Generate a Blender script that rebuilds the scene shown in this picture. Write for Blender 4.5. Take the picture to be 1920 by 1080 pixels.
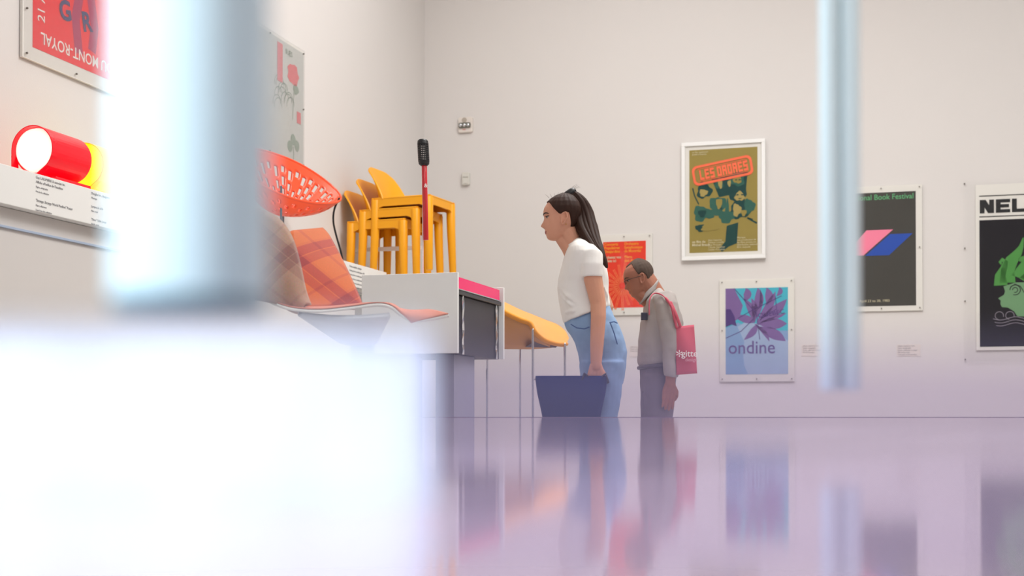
import bpy, math, random
from mathutils import Vector, Matrix, noise
random.seed(7)
S = bpy.context.scene
COL = S.collection
for o in list(bpy.data.objects): bpy.data.objects.remove(o)

# ------------------------------------------------------------------ camera, world, light, exposure
F = 2400.0; PITCH = math.atan(33/F); ZC = 0.55; CY0 = 737.0
cam = bpy.data.cameras.new('camera'); camo = bpy.data.objects.new('camera', cam); COL.objects.link(camo)
camo.location = (0, 0, ZC); camo.rotation_euler = (math.pi/2 + PITCH, 0, 0)
cam.sensor_width = 36; cam.lens = F/1920*36; cam.shift_y = (CY0-540)/1920
cam.clip_start = 0.01; cam.clip_end = 100
cam.dof.use_dof = True; cam.dof.focus_distance = 6.8; cam.dof.aperture_fstop = 2.8
S.camera = camo
S.view_settings.view_transform = 'Standard'; S.view_settings.look = 'None'
S.view_settings.gamma = 1; S.view_settings.use_curve_mapping = False
S.view_settings.exposure = -0.05

w = bpy.data.worlds.new('world'); S.world = w; w.use_nodes = True
w.node_tree.nodes['Background'].inputs[0].default_value = (0.80, 0.90, 1.0, 1)
w.node_tree.nodes['Background'].inputs[1].default_value = 1.0

UX, UY = 0.2723, 0.9622          # along left wall, deeper
RX, RY = 0.9622, -0.2723         # along back wall, to the right
CX, CY = -0.90, 13.10            # room corner
ROT_BACK = math.atan2(RY, RX); ROT_LEFT = math.atan2(UY, UX)
CEIL = 5.9
def R(a, b, z=0.0):              # room frame: a right along back wall, b out of the back wall
    return Vector((CX + a*RX - b*UX, CY + a*RY - b*UY, z))

def area(name, loc, size, power, color, rot, sy=None):
    l = bpy.data.lights.new(name, 'AREA'); l.energy = power; l.color = color; l.size = size
    if sy: l.shape = 'RECTANGLE'; l.size_y = sy
    o = bpy.data.objects.new(name, l); COL.objects.link(o); o.location = loc; o.rotation_euler = rot; return o
# daylight through the windows of the left wall, behind the photographer's left
area('window_daylight', R(-0.5, 13.2, 2.3), 5.2, 165, (0.74, 0.88, 1.0), (math.radians(90), 0, ROT_BACK - math.pi/2), 3.0)
for (a, b, p) in ((4.4, 5.2, 300), (2.0, 3.0, 70), (7.6, 5.3, 55), (4.6, 9.0, 20), (7.2, 9.0, 60), (5.4, 12.8, 110)):
    area('ceiling_lamp', R(a, b, CEIL-0.05), 2.2, p, (1.0, 0.99, 0.97), (0, 0, ROT_BACK))

# ------------------------------------------------------------------ helpers
def lin(c): return c/12.92 if c <= 0.04045 else ((c+0.055)/1.055)**2.4
def rgb(r, g, b): return (lin(r/255), lin(g/255), lin(b/255), 1)
def P(px, py, D):
    x = (px-960)/F; up = (CY0-py)/F
    Y = math.cos(PITCH) - up*math.sin(PITCH); Z = math.sin(PITCH) + up*math.cos(PITCH)
    return Vector((x*D/Y, D, ZC + Z*D/Y))
def ray(px, py): return (P(px, py, 1.0) - Vector((0, 0, ZC)))
def onback(px, py, off=0.0):
    d = ray(px, py); n = Vector((-UX, -UY, 0)); c = Vector((CX, CY, 0)) + n*off
    return Vector((0, 0, ZC)) + d*((c.dot(n))/(d.dot(n)))
def onleft(px, py, off=0.0):
    d = ray(px, py); n = Vector((RX, RY, 0)); c = Vector((CX, CY, 0)) + n*off
    return Vector((0, 0, ZC)) + d*((c.dot(n))/(d.dot(n)))

MATS = {}
def mat(name, col, rough=0.5, metal=0.0, spec=0.5, var=0.04, scale=6.0, bump=0.0, bscale=60.0, emit=None, sheen=0, trans=0, coat=0, sss=0):
    if name in MATS: return MATS[name]
    m = bpy.data.materials.new(name); m.use_nodes = True; nt = m.node_tree; b = nt.nodes['Principled BSDF']
    c = rgb(*col)
    if name.endswith('print'): spec = 0.08
    b.inputs['Roughness'].default_value = rough; b.inputs['Metallic'].default_value = metal
    b.inputs['Specular IOR Level'].default_value = spec
    if coat: b.inputs['Coat Weight'].default_value = coat
    if trans: b.inputs['Transmission Weight'].default_value = trans
    if sheen: b.inputs['Sheen Weight'].default_value = sheen
    if sss:
        b.inputs['Subsurface Weight'].default_value = sss; b.inputs['Subsurface Radius'].default_value = (0.02, 0.008, 0.005); b.inputs['Subsurface Scale'].default_value = 0.3
    tc = nt.nodes.new('ShaderNodeTexCoord'); nz = nt.nodes.new('ShaderNodeTexNoise'); nz.inputs['Scale'].default_value = scale
    nz.inputs['Detail'].default_value = 4
    nt.links.new(tc.outputs['Object'], nz.inputs['Vector'])
    mx = nt.nodes.new('ShaderNodeMix'); mx.data_type = 'RGBA'
    mx.inputs[6].default_value = tuple(max(0, x*(1-var)) for x in c[:3]) + (1,)
    mx.inputs[7].default_value = tuple(min(1, x*(1+var)) for x in c[:3]) + (1,)
    nt.links.new(nz.outputs['Fac'], mx.inputs[0]); nt.links.new(mx.outputs[2], b.inputs['Base Color'])
    if bump:
        n2 = nt.nodes.new('ShaderNodeTexNoise'); n2.inputs['Scale'].default_value = bscale; nt.links.new(tc.outputs['Object'], n2.inputs['Vector'])
        bp = nt.nodes.new('ShaderNodeBump'); bp.inputs['Strength'].default_value = bump; bp.inputs['Distance'].default_value = 0.01
        nt.links.new(n2.outputs['Fac'], bp.inputs['Height']); nt.links.new(bp.outputs[0], b.inputs['Normal'])
    if emit:
        b.inputs['Emission Color'].default_value = rgb(*col); b.inputs['Emission Strength'].default_value = emit
    MATS[name] = m; return m

def pane_mat(name, tint=(1, 1, 1), gloss=0.05, milk=0.0, milkcol=(255, 255, 255), fade=None, noise_amt=0.0, rough=0.02, nscale=3.0):
    """clear or milky acrylic: transparent mixed with a glossy reflection and with diffusing milkiness"""
    if name in MATS: return MATS[name]
    m = bpy.data.materials.new(name); m.use_nodes = True; nt = m.node_tree; nt.nodes.clear()
    N = nt.nodes.new; L = nt.links.new
    out = N('ShaderNodeOutputMaterial'); tr = N('ShaderNodeBsdfTransparent'); tr.inputs[0].default_value = (*tint, 1)
    gl = N('ShaderNodeBsdfGlossy'); gl.inputs['Roughness'].default_value = rough
    m1 = N('ShaderNodeMixShader'); fr = N('ShaderNodeFresnel'); fr.inputs[0].default_value = 1.35
    mul = N('ShaderNodeMath'); mul.operation = 'MULTIPLY'; mul.inputs[1].default_value = gloss/0.05
    L(fr.outputs[0], mul.inputs[0]); mul.use_clamp = True; L(mul.outputs[0], m1.inputs[0])
    L(tr.outputs[0], m1.inputs[1]); L(gl.outputs[0], m1.inputs[2])
    last = m1
    if milk:
        df = N('ShaderNodeBsdfDiffuse'); df.inputs[0].default_value = rgb(*milkcol)
        tl = N('ShaderNodeBsdfTranslucent'); tl.inputs[0].default_value = rgb(*milkcol)
        md = N('ShaderNodeMixShader'); md.inputs[0].default_value = 0.35; L(df.outputs[0], md.inputs[1]); L(tl.outputs[0], md.inputs[2])
        m2 = N('ShaderNodeMixShader'); L(last.outputs[0], m2.inputs[1]); L(md.outputs[0], m2.inputs[2])
        tc = N('ShaderNodeTexCoord'); fac = None
        if fade:                      # painted haze that thins out towards the sheet's upper edge
            sp = N('ShaderNodeSeparateXYZ'); L(tc.outputs['Object'], sp.inputs[0])
            mr = N('ShaderNodeMapRange'); mr.interpolation_type = 'SMOOTHSTEP'
            mr.inputs['From Min'].default_value = fade[0]; mr.inputs['From Max'].default_value = fade[1]
            mr.inputs['To Min'].default_value = fade[2]; mr.inputs['To Max'].default_value = milk
            L(sp.outputs['Z'], mr.inputs['Value']); fac = mr.outputs[0]
        if noise_amt:
            mp = N('ShaderNodeMapping'); mp.inputs['Scale'].default_value = (nscale*1.6, nscale, nscale*0.8); L(tc.outputs['Object'], mp.inputs[0])
            nz = N('ShaderNodeTexNoise'); nz.inputs['Scale'].default_value = 1; nz.inputs['Detail'].default_value = 1; L(mp.outputs[0], nz.inputs['Vector'])
            r2 = N('ShaderNodeMapRange'); r2.inputs['From Min'].default_value = 0.3; r2.inputs['From Max'].default_value = 0.7
            r2.inputs['To Min'].default_value = 1-noise_amt; r2.inputs['To Max'].default_value = 1+noise_amt*0.3
            L(nz.outputs['Fac'], r2.inputs['Value'])
            mm = N('ShaderNodeMath'); mm.operation = 'MULTIPLY'; mm.use_clamp = True
            if fac: L(fac, mm.inputs[0])
            else: mm.inputs[0].default_value = milk
            L(r2.outputs[0], mm.inputs[1]); fac = mm.outputs[0]
        if fac: L(fac, m2.inputs[0])
        else: m2.inputs[0].default_value = milk
        last = m2
    L(last.outputs[0], out.inputs[0]); MATS[name] = m; return m

class MB:
    def __init__(s): s.v = []; s.f = []
    def add(s, vs, fs):
        n = len(s.v); s.v += [tuple(v) for v in vs]; s.f += [tuple(i+n for i in f) for f in fs]; return s
    def box(s, lo, hi):
        x0, y0, z0 = lo; x1, y1, z1 = hi
        return s.add([(x0,y0,z0),(x1,y0,z0),(x1,y1,z0),(x0,y1,z0),(x0,y0,z1),(x1,y0,z1),(x1,y1,z1),(x0,y1,z1)],
                     [(0,3,2,1),(4,5,6,7),(0,1,5,4),(1,2,6,5),(2,3,7,6),(3,0,4,7)])
    def hexa(s, a, b):            # prism between two loops of points
        n = len(a)
        return s.add(list(a)+list(b), [tuple(range(n))[::-1], tuple(range(n, 2*n))] + [(i, (i+1) % n, n+(i+1) % n, n+i) for i in range(n)])
    def rings(s, rings, cap=True, close=True):
        n = len(rings[0]); base = len(s.v)
        for r in rings: s.v += [tuple(p) for p in r]
        for k in range(len(rings)-1):
            for i in range(n if close else n-1):
                j = (i+1) % n
                s.f.append((base+k*n+i, base+k*n+j, base+(k+1)*n+j, base+(k+1)*n+i))
        if cap:
            s.f.append(tuple(base+i for i in range(n))[::-1]); s.f.append(tuple(base+(len(rings)-1)*n+i for i in range(n)))
        return s
    def tube(s, pts, rads, n=12, sq=1.0, round_ends=True, side=None):
        pts = [Vector(p) for p in pts]
        if not hasattr(rads, '__len__'): rads = [rads]*len(pts)
        rads = list(rads)
        if round_ends:
            d0 = (pts[0]-pts[1]).normalized(); d1 = (pts[-1]-pts[-2]).normalized(); r0 = rads[0]; r1 = rads[-1]
            p0 = pts[0]; p1 = pts[-1]
            pre = [(p0+d0*r0*math.sin(a), r0*math.cos(a)) for a in (1.5, 1.1, 0.6)]
            post = [(p1+d1*r1*math.sin(a), r1*math.cos(a)) for a in (0.6, 1.1, 1.5)]
            pts = [p for p, _ in pre] + pts + [p for p, _ in post]; rads = [r for _, r in pre] + rads + [r for _, r in post]
        up = Vector(side) if side else None
        rings = []; prev = None
        for i, p in enumerate(pts):
            t = (pts[min(i+1, len(pts)-1)] - pts[max(i-1, 0)]).normalized()
            if prev is None:
                a = up if up else (Vector((0, 1, 0)) if abs(t.y) < 0.9 else Vector((1, 0, 0)))
            else: a = prev
            a = (a - t*a.dot(t)).normalized(); b = t.cross(a); prev = a
            rings.append([p + (a*math.cos(q)*sq + b*math.sin(q))*rads[i] for q in [2*math.pi*k/n for k in range(n)]])
        return s.rings(rings)
    def ell(s, c, r, M=None, nu=16, nv=10):
        c = Vector(c); rings = []
        for i in range(nv+1):
            a = -math.pi/2 + math.pi*(i+0.02)/(nv+0.04)
            ring = []
            for k in range(nu):
                q = 2*math.pi*k/nu
                p = Vector((r[0]*math.cos(a)*math.cos(q), r[1]*math.cos(a)*math.sin(q), r[2]*math.sin(a)))
                ring.append(c + (M @ p if M else p))
            rings.append(ring)
        return s.rings(rings)
    def grid(s, fn, nu, nv, keep=None):
        base = len(s.v)
        for i in range(nu+1):
            for j in range(nv+1): s.v.append(tuple(fn(i/nu, j/nv)))
        for i in range(nu):
            for j in range(nv):
                if keep and not keep(i, j): continue
                a = base+i*(nv+1)+j; s.f.append((a, a+nv+1, a+nv+2, a+1))
        return s
    def poly(s, pts): return s.add(pts, [tuple(range(len(pts)))])
    def build(s, name, m, parent=None, smooth=False, bevel=0, solid=0, remesh=0, sm=0, sub=0, disp=0, dscale=0.1, off=-1):
        me = bpy.data.meshes.new(name); me.from_pydata(s.v, [], s.f); me.update()
        me.materials.append(m)
        o = bpy.data.objects.new(name, me); COL.objects.link(o)
        if parent is not None: o.parent = parent
        if solid: q = o.modifiers.new('solid', 'SOLIDIFY'); q.thickness = solid; q.offset = off
        if bevel: q = o.modifiers.new('bevel', 'BEVEL'); q.width = bevel; q.segments = 2; q.limit_method = 'ANGLE'
        if remesh:
            q = o.modifiers.new('remesh', 'REMESH'); q.mode = 'VOXEL'; q.voxel_size = remesh; q.use_smooth_shade = True
        if sm: q = o.modifiers.new('smooth', 'SMOOTH'); q.iterations = sm; q.factor = 0.5
        if sub: q = o.modifiers.new('sub', 'SUBSURF'); q.levels = sub; q.render_levels = sub
        if disp:
            t = bpy.data.textures.new(name+'_folds', 'CLOUDS'); t.noise_scale = dscale; t.noise_depth = 1
            q = o.modifiers.new('disp', 'DISPLACE'); q.texture = t; q.strength = disp; q.texture_coords = 'LOCAL'; q.mid_level = 0.5
        if smooth:
            for p in me.polygons: p.use_smooth = True
        return o

def tag(o, label=None, cat=None, group=None, kind=None):
    if label: o['label'] = label
    if cat: o['category'] = cat
    if group: o['group'] = group
    if kind: o['kind'] = kind
    return o
def empty(name, loc=(0, 0, 0), rz=0, label=None, cat=None, group=None):
    o = bpy.data.objects.new(name, None); COL.objects.link(o); o.location = loc; o.rotation_euler = (0, 0, rz); o.empty_display_size = 0.1
    return tag(o, label, cat, group)
def copy_tree(o, parent=None):
    c = o.copy(); COL.objects.link(c)
    if parent: c.parent = parent
    for ch in [x for x in o.children]: copy_tree(ch, c)
    return c
def struct(name, mb, m, **k): return tag(mb.build(name, m, **k), kind='structure')

# text lies in the local XZ plane and faces -Y
def text(name, s, size, m, parent, x, z, y=0.0, align='LEFT', bold=0.0, rot=0.0, sx=1.0, extr=0.0004, shear=0.0):
    cu = bpy.data.curves.new(name, 'FONT'); cu.body = s; cu.size = size; cu.align_x = align; cu.offset = bold*size; cu.extrude = extr
    cu.resolution_u = 3; cu.space_line = 0.95; cu.shear = shear
    t = bpy.data.objects.new(name, cu); COL.objects.link(t)
    bpy.context.view_layer.update()
    me = bpy.data.meshes.new_from_object(t.evaluated_get(bpy.context.evaluated_depsgraph_get()))
    bpy.data.objects.remove(t)
    M = Matrix.Translation((x, y, z)) @ Matrix.Rotation(-rot, 4, 'Y') @ Matrix.Rotation(math.pi/2, 4, 'X') @ Matrix.Scale(sx, 4, (1, 0, 0))
    me.transform(M); me.materials.clear(); me.materials.append(m)
    o = bpy.data.objects.new(name, me); COL.objects.link(o); o.parent = parent; return o

# ------------------------------------------------------------------ materials
WALL = mat('wall_paint', (220, 216, 213), 0.9, spec=0.2, var=0.012, scale=1.2, bump=0.05, bscale=120)
WHITE = mat('white_lacquer', (240, 240, 238), 0.35, var=0.01)
WHITEM = mat('matt_white', (236, 235, 231), 0.7, var=0.01)
MAT_BOARD = mat('mount_card', (232, 229, 222), 0.8, var=0.01)
FLOORM = mat('polished_concrete', (196, 188, 182), 0.25, var=0.06, scale=2)
CEILM = mat('ceiling_paint', (235, 232, 228), 0.9, var=0.01)
CLEAR = pane_mat('clear_acrylic', gloss=0.018)
CHROME = mat('chrome', (215, 218, 222), 0.15, metal=1.0, var=0.01)
BLACK = mat('black_plastic', (22, 22, 24), 0.4)
SCREW = mat('screw_grey', (120, 112, 105), 0.4, metal=0.6)
INK = mat('grey_ink', (146, 144, 146), 0.8)
BLKINK = mat('black_ink', (26, 26, 28), 0.7)

# ------------------------------------------------------------------ setting
T = 0.12; BL = 17.5; AR = 11.0
def rbox(mb, a0, a1, b0, b1, z0, z1):
    A = [R(a0, b0, z0), R(a1, b0, z0), R(a1, b1, z0), R(a0, b1, z0)]; B = [p + Vector((0, 0, z1-z0)) for p in A]
    return mb.hexa(A[::-1], B[::-1])
struct('floor', rbox(MB(), -T, AR+T, -T, BL+T, -0.1, 0), FLOORM)
struct('ceiling', rbox(MB(), -T, AR+T, -T, BL+T, CEIL, CEIL+0.1), CEILM)
struct('wall_back', rbox(MB(), -T, AR+T, -T, 0, 0, CEIL), WALL)
struct('wall_right', rbox(MB(), AR, AR+T, 0, BL, 0, CEIL), WALL)
struct('wall_front', rbox(MB(), -T, AR+T, BL, BL+T, 0, CEIL), WALL)
mb = MB(); rbox(mb, -T, 0, 0, 10.6, 0, CEIL); rbox(mb, -T, 0, 15.8, BL, 0, CEIL); rbox(mb, -T, 0, 10.6, 15.8, 0, 0.8); rbox(mb, -T, 0, 10.6, 15.8, 3.8, CEIL)
struct('wall_left', mb, WALL)
win = tag(MB().build('window_1', WHITEM), kind='structure')
mb = MB()
for b in (10.6, 12.3, 14.0, 15.74): rbox(mb, -0.08, -0.03, b, b+0.06, 0.8, 3.8)
rbox(mb, -0.08, -0.03, 10.66, 15.74, 0.8, 0.86); rbox(mb, -0.08, -0.03, 10.66, 15.74, 3.74, 3.8)
mb.build('window_frame', WHITEM, win)
rbox(MB(), -0.058, -0.052, 10.66, 15.74, 0.86, 3.74).build('window_pane', CLEAR, win)
struct('baseboard_back', rbox(MB(), 0, AR, 0, 0.015, 0, 0.1), WHITEM)

# ------------------------------------------------------------------ long display shelf along the left wall
fa = (onleft(0, 378, 0.513) - Vector((CX, CY, 0)))
SH_H = ZC + 1.155; SH_D = 0.513; SH_T = 0.185
shelf = empty('display_shelf', R(0.25, 6, SH_H-SH_T), 0, 'long white wall shelf carrying the red lamp and the yellow chairs', 'shelf')
def child(mb_world, name, m, root, **k):            # world-space mesh parented to a root Empty
    bpy.context.view_layer.update()
    o = mb_world.build(name, m, root, **k); o.matrix_parent_inverse = root.matrix_world.inverted(); return o
mb = MB()
pts = [(0.003, 2.36), (0.003, 10.4), (SH_D, 10.4), (SH_D, 2.36)]
child(mb.hexa([R(a, b, SH_H-SH_T) for a, b in pts], [R(a, b, SH_H) for a, b in pts]), 'shelf_board', WHITEM, shelf, bevel=0.003)
pts = [(0.003, 0.9), (0.003, 2.358), (0.96, 2.358), (0.96, 0.9)]
child(MB().hexa([R(a, b, SH_H-.30) for a, b in pts], [R(a, b, SH_H-.165) for a, b in pts]), 'recessed_platform', WHITEM, shelf, bevel=0.003)
# printed captions on the shelf front
cap = empty('caption_plane', R(SH_D+0.001, 6.0, 0), ROT_LEFT)
def caption(px, py, lines, size, gap=1.25):
    p = onleft(px, py, SH_D)
    e = bpy.data.objects.new('printed_caption', None); COL.objects.link(e); e.location = p; e.rotation_euler = (0, 0, ROT_LEFT)
    e.parent = shelf; bpy.context.view_layer.update(); e.matrix_parent_inverse = shelf.matrix_world.inverted()
    for i, (s, k) in enumerate(lines): text('caption_line', s, size*k, INK, e, 0, -i*size*gap, -0.0015)
bpy.data.objects.remove(cap)
caption(67, 334, [('Guy LALUMIERE & associes inc.', 1), ('Affiche «Pavillon de l\'insolite»', 1), ('Papier, serigraphie', .7), ('Pret de la collection', .7), ('', 1), ('"Strange, Strange World Pavilion" Poster', 1), ('Paper, silkscreen', .7), ('Loan from the collection', .7)], 0.018)
caption(171, 364, [('Douglas Inc., designers', 1), ('Plastique', .8), ('', .8), ('Lampes de table', .9), ('Plexi, metal', .7), ('', 1), ('"Disco" Table Lamps', .9), ('Acrylic, metal', .7)], 0.018)
caption(655, 500, [('Chaises empilables, plastique', 1)] + [('Stacking chairs in moulded plastic, 1970', .9)]*6, 0.021, 1.5)

# ------------------------------------------------------------------ lamps on the shelf
pl_ = empty('wall_plinth', R(.3, 6, 0), 0, 'long pale plinth against the left wall, carrying the lamp shelf', 'plinth')
PGW = mat('plinth_grey_white', (212, 207, 203), .7, var=.01)
pts = [(0.003, 2.9), (0.003, 11.0), (.455, 11.0), (.455, 2.9)]
child(MB().hexa([R(a, b, .1) for a, b in pts], [R(a, b, SH_H-SH_T-.001) for a, b in pts]), 'plinth_body', PGW, pl_, bevel=.004)
pts = [(.003, 2.95), (.003, 10.95), (.40, 10.95), (.40, 2.95)]
child(MB().hexa([R(a, b, 0) for a, b in pts], [R(a, b, .0995) for a, b in pts]), 'recessed_base', mat('pedestal_grey', (150, 150, 162), .6), pl_)
pts = [(.4555, 2.9), (.4555, 11.0), (.468, 11.0), (.468, 2.9)]
child(MB().hexa([R(a, b, ZC+.868) for a, b in pts], [R(a, b, ZC+.880) for a, b in pts]), 'edge_rail', mat('pale_blue_edge', (170, 184, 206), .4), pl_, bevel=.002)
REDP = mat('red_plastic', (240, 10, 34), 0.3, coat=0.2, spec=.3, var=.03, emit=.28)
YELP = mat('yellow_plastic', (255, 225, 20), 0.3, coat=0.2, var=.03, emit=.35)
GLOW = mat('glowing_opal_disc', (255, 244, 228), 0.5, emit=0.9)
GLOWY = mat('glowing_yellow_disc', (255, 226, 40), 0.5, emit=1.0)
def lamp(t0, col, glow, label):
    r = 0.122; L = 0.31
    base = Vector((CX, CY, 0)); c = onleft(67, 278, SH_D-0.17); c.z = SH_H + r + 0.045
    c = c + Vector((UX, UY, 0))*t0
    root = empty('cylinder_lamp', (c.x, c.y, SH_H), ROT_LEFT, label, 'lamp', 'drum lamps on the shelf')
    zc = r+0.045                       # local x runs along the wall (away), y into the wall
    n = 48
    def ring(x, rr): return [(x, rr*math.cos(2*math.pi*k/n), zc+rr*math.sin(2*math.pi*k/n)) for k in range(n)]
    MB().rings([ring(0.012, r*0.93), ring(0.0, r*0.95), ring(0.0, r), ring(L-0.01, r), ring(L, r*0.96), ring(L, r*0.4)]).build('drum', col, root, smooth=False, bevel=0.002)
    # arched hood: round above, straight sided on the wall side
    def arch(x, rr, low):
        pts = []
        for k in range(25):
            a = math.radians(-40 + 220*k/24); pts.append((x, rr*math.cos(a), zc+rr*math.sin(a)))
        pts = [(x, -rr*math.cos(math.radians(a)), zc+rr*math.sin(math.radians(a))) for a in range(-45, 181, 9)]
        pts += [(x, rr, low), (x, rr*0.2, low)]
        return pts
    A = arch(-0.03, r*1.0, 0.002); B = arch(0.02, r*1.0, 0.002); A2 = arch(-0.03, r*0.955, 0.007); B2 = arch(0.02, r*0.955, 0.007)
    h = MB(); nn = len(A); h.add(A+B+A2+B2, [(i, (i+1) % nn, nn+(i+1) % nn, nn+i) for i in range(nn)] +
          [(2*nn+i, 3*nn+i, 3*nn+(i+1) % nn, 2*nn+(i+1) % nn) for i in range(nn)] + [(i, 2*nn+i, 2*nn+(i+1) % nn, (i+1) % nn) for i in range(nn)] +
          [(nn+i, nn+(i+1) % nn, 3*nn+(i+1) % nn, 3*nn+i) for i in range(nn)]).build('hood', col, root)
    disc = []
    for k, (x, rr) in enumerate(((-0.03, 0.3*r), (-0.027, 0.65*r), (-0.012, 0.88*r), (0.008, 0.93*r), (0.014, 0.90*r))): disc.append(ring(x, rr))
    MB().rings(disc).build('opal_disc', glow, root, smooth=True)
    MB().box((0.03, -0.10, 0), (L+0.02, 0.05, 0.035)).build('base', col, root, bevel=0.004)
    return root
lamp(0.0, REDP, GLOW, 'red drum lamp with glowing round white face on the wall shelf')
lamp(0.44, YELP, GLOWY, 'yellow drum lamp behind the red one on the wall shelf')

# ------------------------------------------------------------------ posters
def place(wallfn, rot, l, r, ytl, ybl, off=0.02):
    tl = wallfn(l, ytl, off); bl = wallfn(l, ybl, off); tr = wallfn(r, ytl, off)
    wd = ((tr.x-tl.x)**2 + (tr.y-tl.y)**2)**0.5
    return Vector((tl.x, tl.y, bl.z)), wd, tl.z-bl.z
def rect(mb, x0, z0, x1, z1, y, t=0.002): return mb.box((x0, y, z0), (x1, y+t, z1))
def disc2(cx, cz, rx, rz, y, n=28, t=0.0006):
    a = [(cx+rx*math.cos(2*math.pi*k/n), y, cz+rz*math.sin(2*math.pi*k/n)) for k in range(n)]
    return MB().hexa(a, [(p[0], y+t, p[2]) for p in a])
def shape(mb, pts, y, t=0.0006):
    a = [(p[0], y, p[1]) for p in pts]; return mb.hexa(a, [(p[0], p[1]+t, p[2]) for p in a])
def stroke(mb, pts, wd, y):       # flat curved stroke of varying width
    n = len(pts); L = []; Rr = []
    for i, p in enumerate(pts):
        a = pts[max(i-1, 0)]; b = pts[min(i+1, n-1)]; dx, dz = b[0]-a[0], b[1]-a[1]; q = (dx*dx+dz*dz)**.5 or 1
        ww = (wd[i] if hasattr(wd, '__len__') else wd)/2
        L.append((p[0]-dz/q*ww, y, p[1]+dx/q*ww)); Rr.append((p[0]+dz/q*ww, y, p[1]-dx/q*ww))
    base = len(mb.v); mb.v += L + Rr
    for i in range(n-1): mb.f.append((base+i, base+n+i, base+n+i+1, base+i+1))
    return mb
def screws(root, w, h, y, nx=3, nz=3):
    for i in range(nx):
        for j in range(nz):
            if 0 < i < nx-1 and 0 < j < nz-1: continue
            x = 0.025 + (w-0.05)*i/(nx-1); z = 0.025 + (h-0.05)*j/(nz-1)
            MB().tube([(x, y+0.003, z), (x, y-0.004, z)], 0.006, 8, round_ends=False).build('screw', SCREW, root)
def sheet(root, w, h, margins, card, gap=0.018, t=0.004):
    """card mounted behind a clear acrylic sheet"""
    l, r, b, tp = margins
    MB().box((0, 0, 0), (w, 0.017, h)).build('backing_board', MAT_BOARD, root, bevel=0.001)
    MB().box((l, -0.002, b), (w-r, -0.0002, h-tp)).build('print', card, root)
    MB().box((0, -0.012, 0), (w, -0.008, h)).build('acrylic_sheet', CLEAR, root)
    screws(root, w, h, -0.010)

def block(ch, w, h, s, t):
    r = []
    if ch in 'LEORDNGIA': r.append((0, 0, s, h))
    if ch in 'LESODG': r.append((0, 0, w, t))
    if ch in 'ESORDGA': r.append((0, h-t, w, h))
    if ch in 'ESRA': r.append((0, h*.5-t/2, w*(.92 if ch == 'E' else 1), h*.5+t/2))
    if ch in 'ODNA': r.append((w-s, 0, w, h))
    if ch == 'S': r += [(0, h*.5, s, h), (w-s, 0, w, h*.5)]
    if ch == 'R': r += [(w-s, h*.5, w, h), (w-s, 0, w, h*.42)]
    if ch == 'G': r += [(w-s, 0, w, h*.5), (w*.5, h*.5-t, w, h*.5)]
    return r
def blocktext(name, word, x, z, w, h, s, t, gap, m, parent, y, ang=0.0, space=None):
    ca, sa = math.cos(ang), math.sin(ang); cx = 0.0; out = MB()
    for ch in word:
        if ch == ' ': cx += space or w*.5; continue
        ww = s if ch == 'I' else w
        polys = [[(a, b), (c, b), (c, d), (a, d)] for a, b, c, d in block(ch, ww, h, s, t)]
        if ch == 'N': polys.append([(0, h), (s*1.25, h), (w, 0), (w-s*1.25, 0)][::-1])
        for k, p in enumerate(polys):
            shape(out, [(x+(cx+a)*ca-b*sa, z+(cx+a)*sa+b*ca) for a, b in p], y-k*.0001)
        cx += ww+gap
    return out.build(name, m, parent)
# --- film poster in a white frame
loc, W_, H_ = place(onback, 0, 1278, 1435, 269, 489, 0.03)
r0 = empty('framed_poster', loc, ROT_BACK, 'olive film poster reading LES ORDRES in a white frame high on the back wall', 'poster')
fw = 0.035; mb = MB(); mb.box((0, -0.02, 0), (W_, 0.028, fw)); mb.box((0, -0.02, H_-fw), (W_, 0.028, H_)); mb.box((0, -0.02, fw), (fw, 0.028, H_-fw)); mb.box((W_-fw, -0.02, fw), (W_, 0.028, H_-fw))
mb.build('frame', WHITE, r0, bevel=0.003)
MB().box((fw, 0.0, fw), (W_-fw, 0.02, H_-fw)).build('mount', MAT_BOARD, r0)
OL = mat('olive_print', (158, 141, 78), 0.6, var=0.05); CORAL = mat('coral_print', (255, 122, 88), 0.6); TEALI = mat('teal_print', (62, 104, 92), 0.6, var=0.2, scale=40)
TEALD = mat('dark_teal_print', (44, 76, 74), 0.6, var=0.2, scale=30); PALEI = mat('pale_print', (225, 215, 180), 0.7)
mx = 0.062*W_/0.8; px0, px1, pz0, pz1 = 0.068*W_/0.73, W_-0.068*W_/0.73, 0.072, H_-0.072
pw, ph = px1-px0, pz1-pz0
MB().box((px0, -0.002, pz0), (px1, 0, pz1)).build('print', OL, r0)
def q(u, v): return (px0+u*pw, pz0+(1-v)*ph)
art = empty('artwork', (0, 0, 0)); art.parent = r0
y = -0.003
for pts in ([q(.33, .29), q(.86, .23), q(.83, .42), q(.62, .45), q(.44, .47)], [q(.55, .75), q(.72, .72), q(.70, .92), q(.58, .95), q(.48, 1.0), q(.44, .97), q(.53, .90)]):
    shape(MB(), pts, y).build('ink_shape', TEALD, art)
for pts, w_ in (([q(.05, .37), q(.08, .45), q(.14, .53)], .012), ([q(.93, .70), q(.85, .68), q(.99, .735)], .016)): stroke(MB(), pts, w_, y).build('ink_line', TEALD, art)
def blob(cu, cv, ru, rv, m, seed, yy, name='ink_shape'):
    random.seed(seed); pts = []
    for k in range(26):
        a = 2*math.pi*k/26; rr = 1 + 0.16*math.sin(3*a+seed) + 0.08*math.sin(7*a+2*seed)
        pts.append(q(cu+ru*rr*math.cos(a), cv+rv*rr*math.sin(a)))
    shape(MB(), pts, yy).build(name, m, art)
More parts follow.
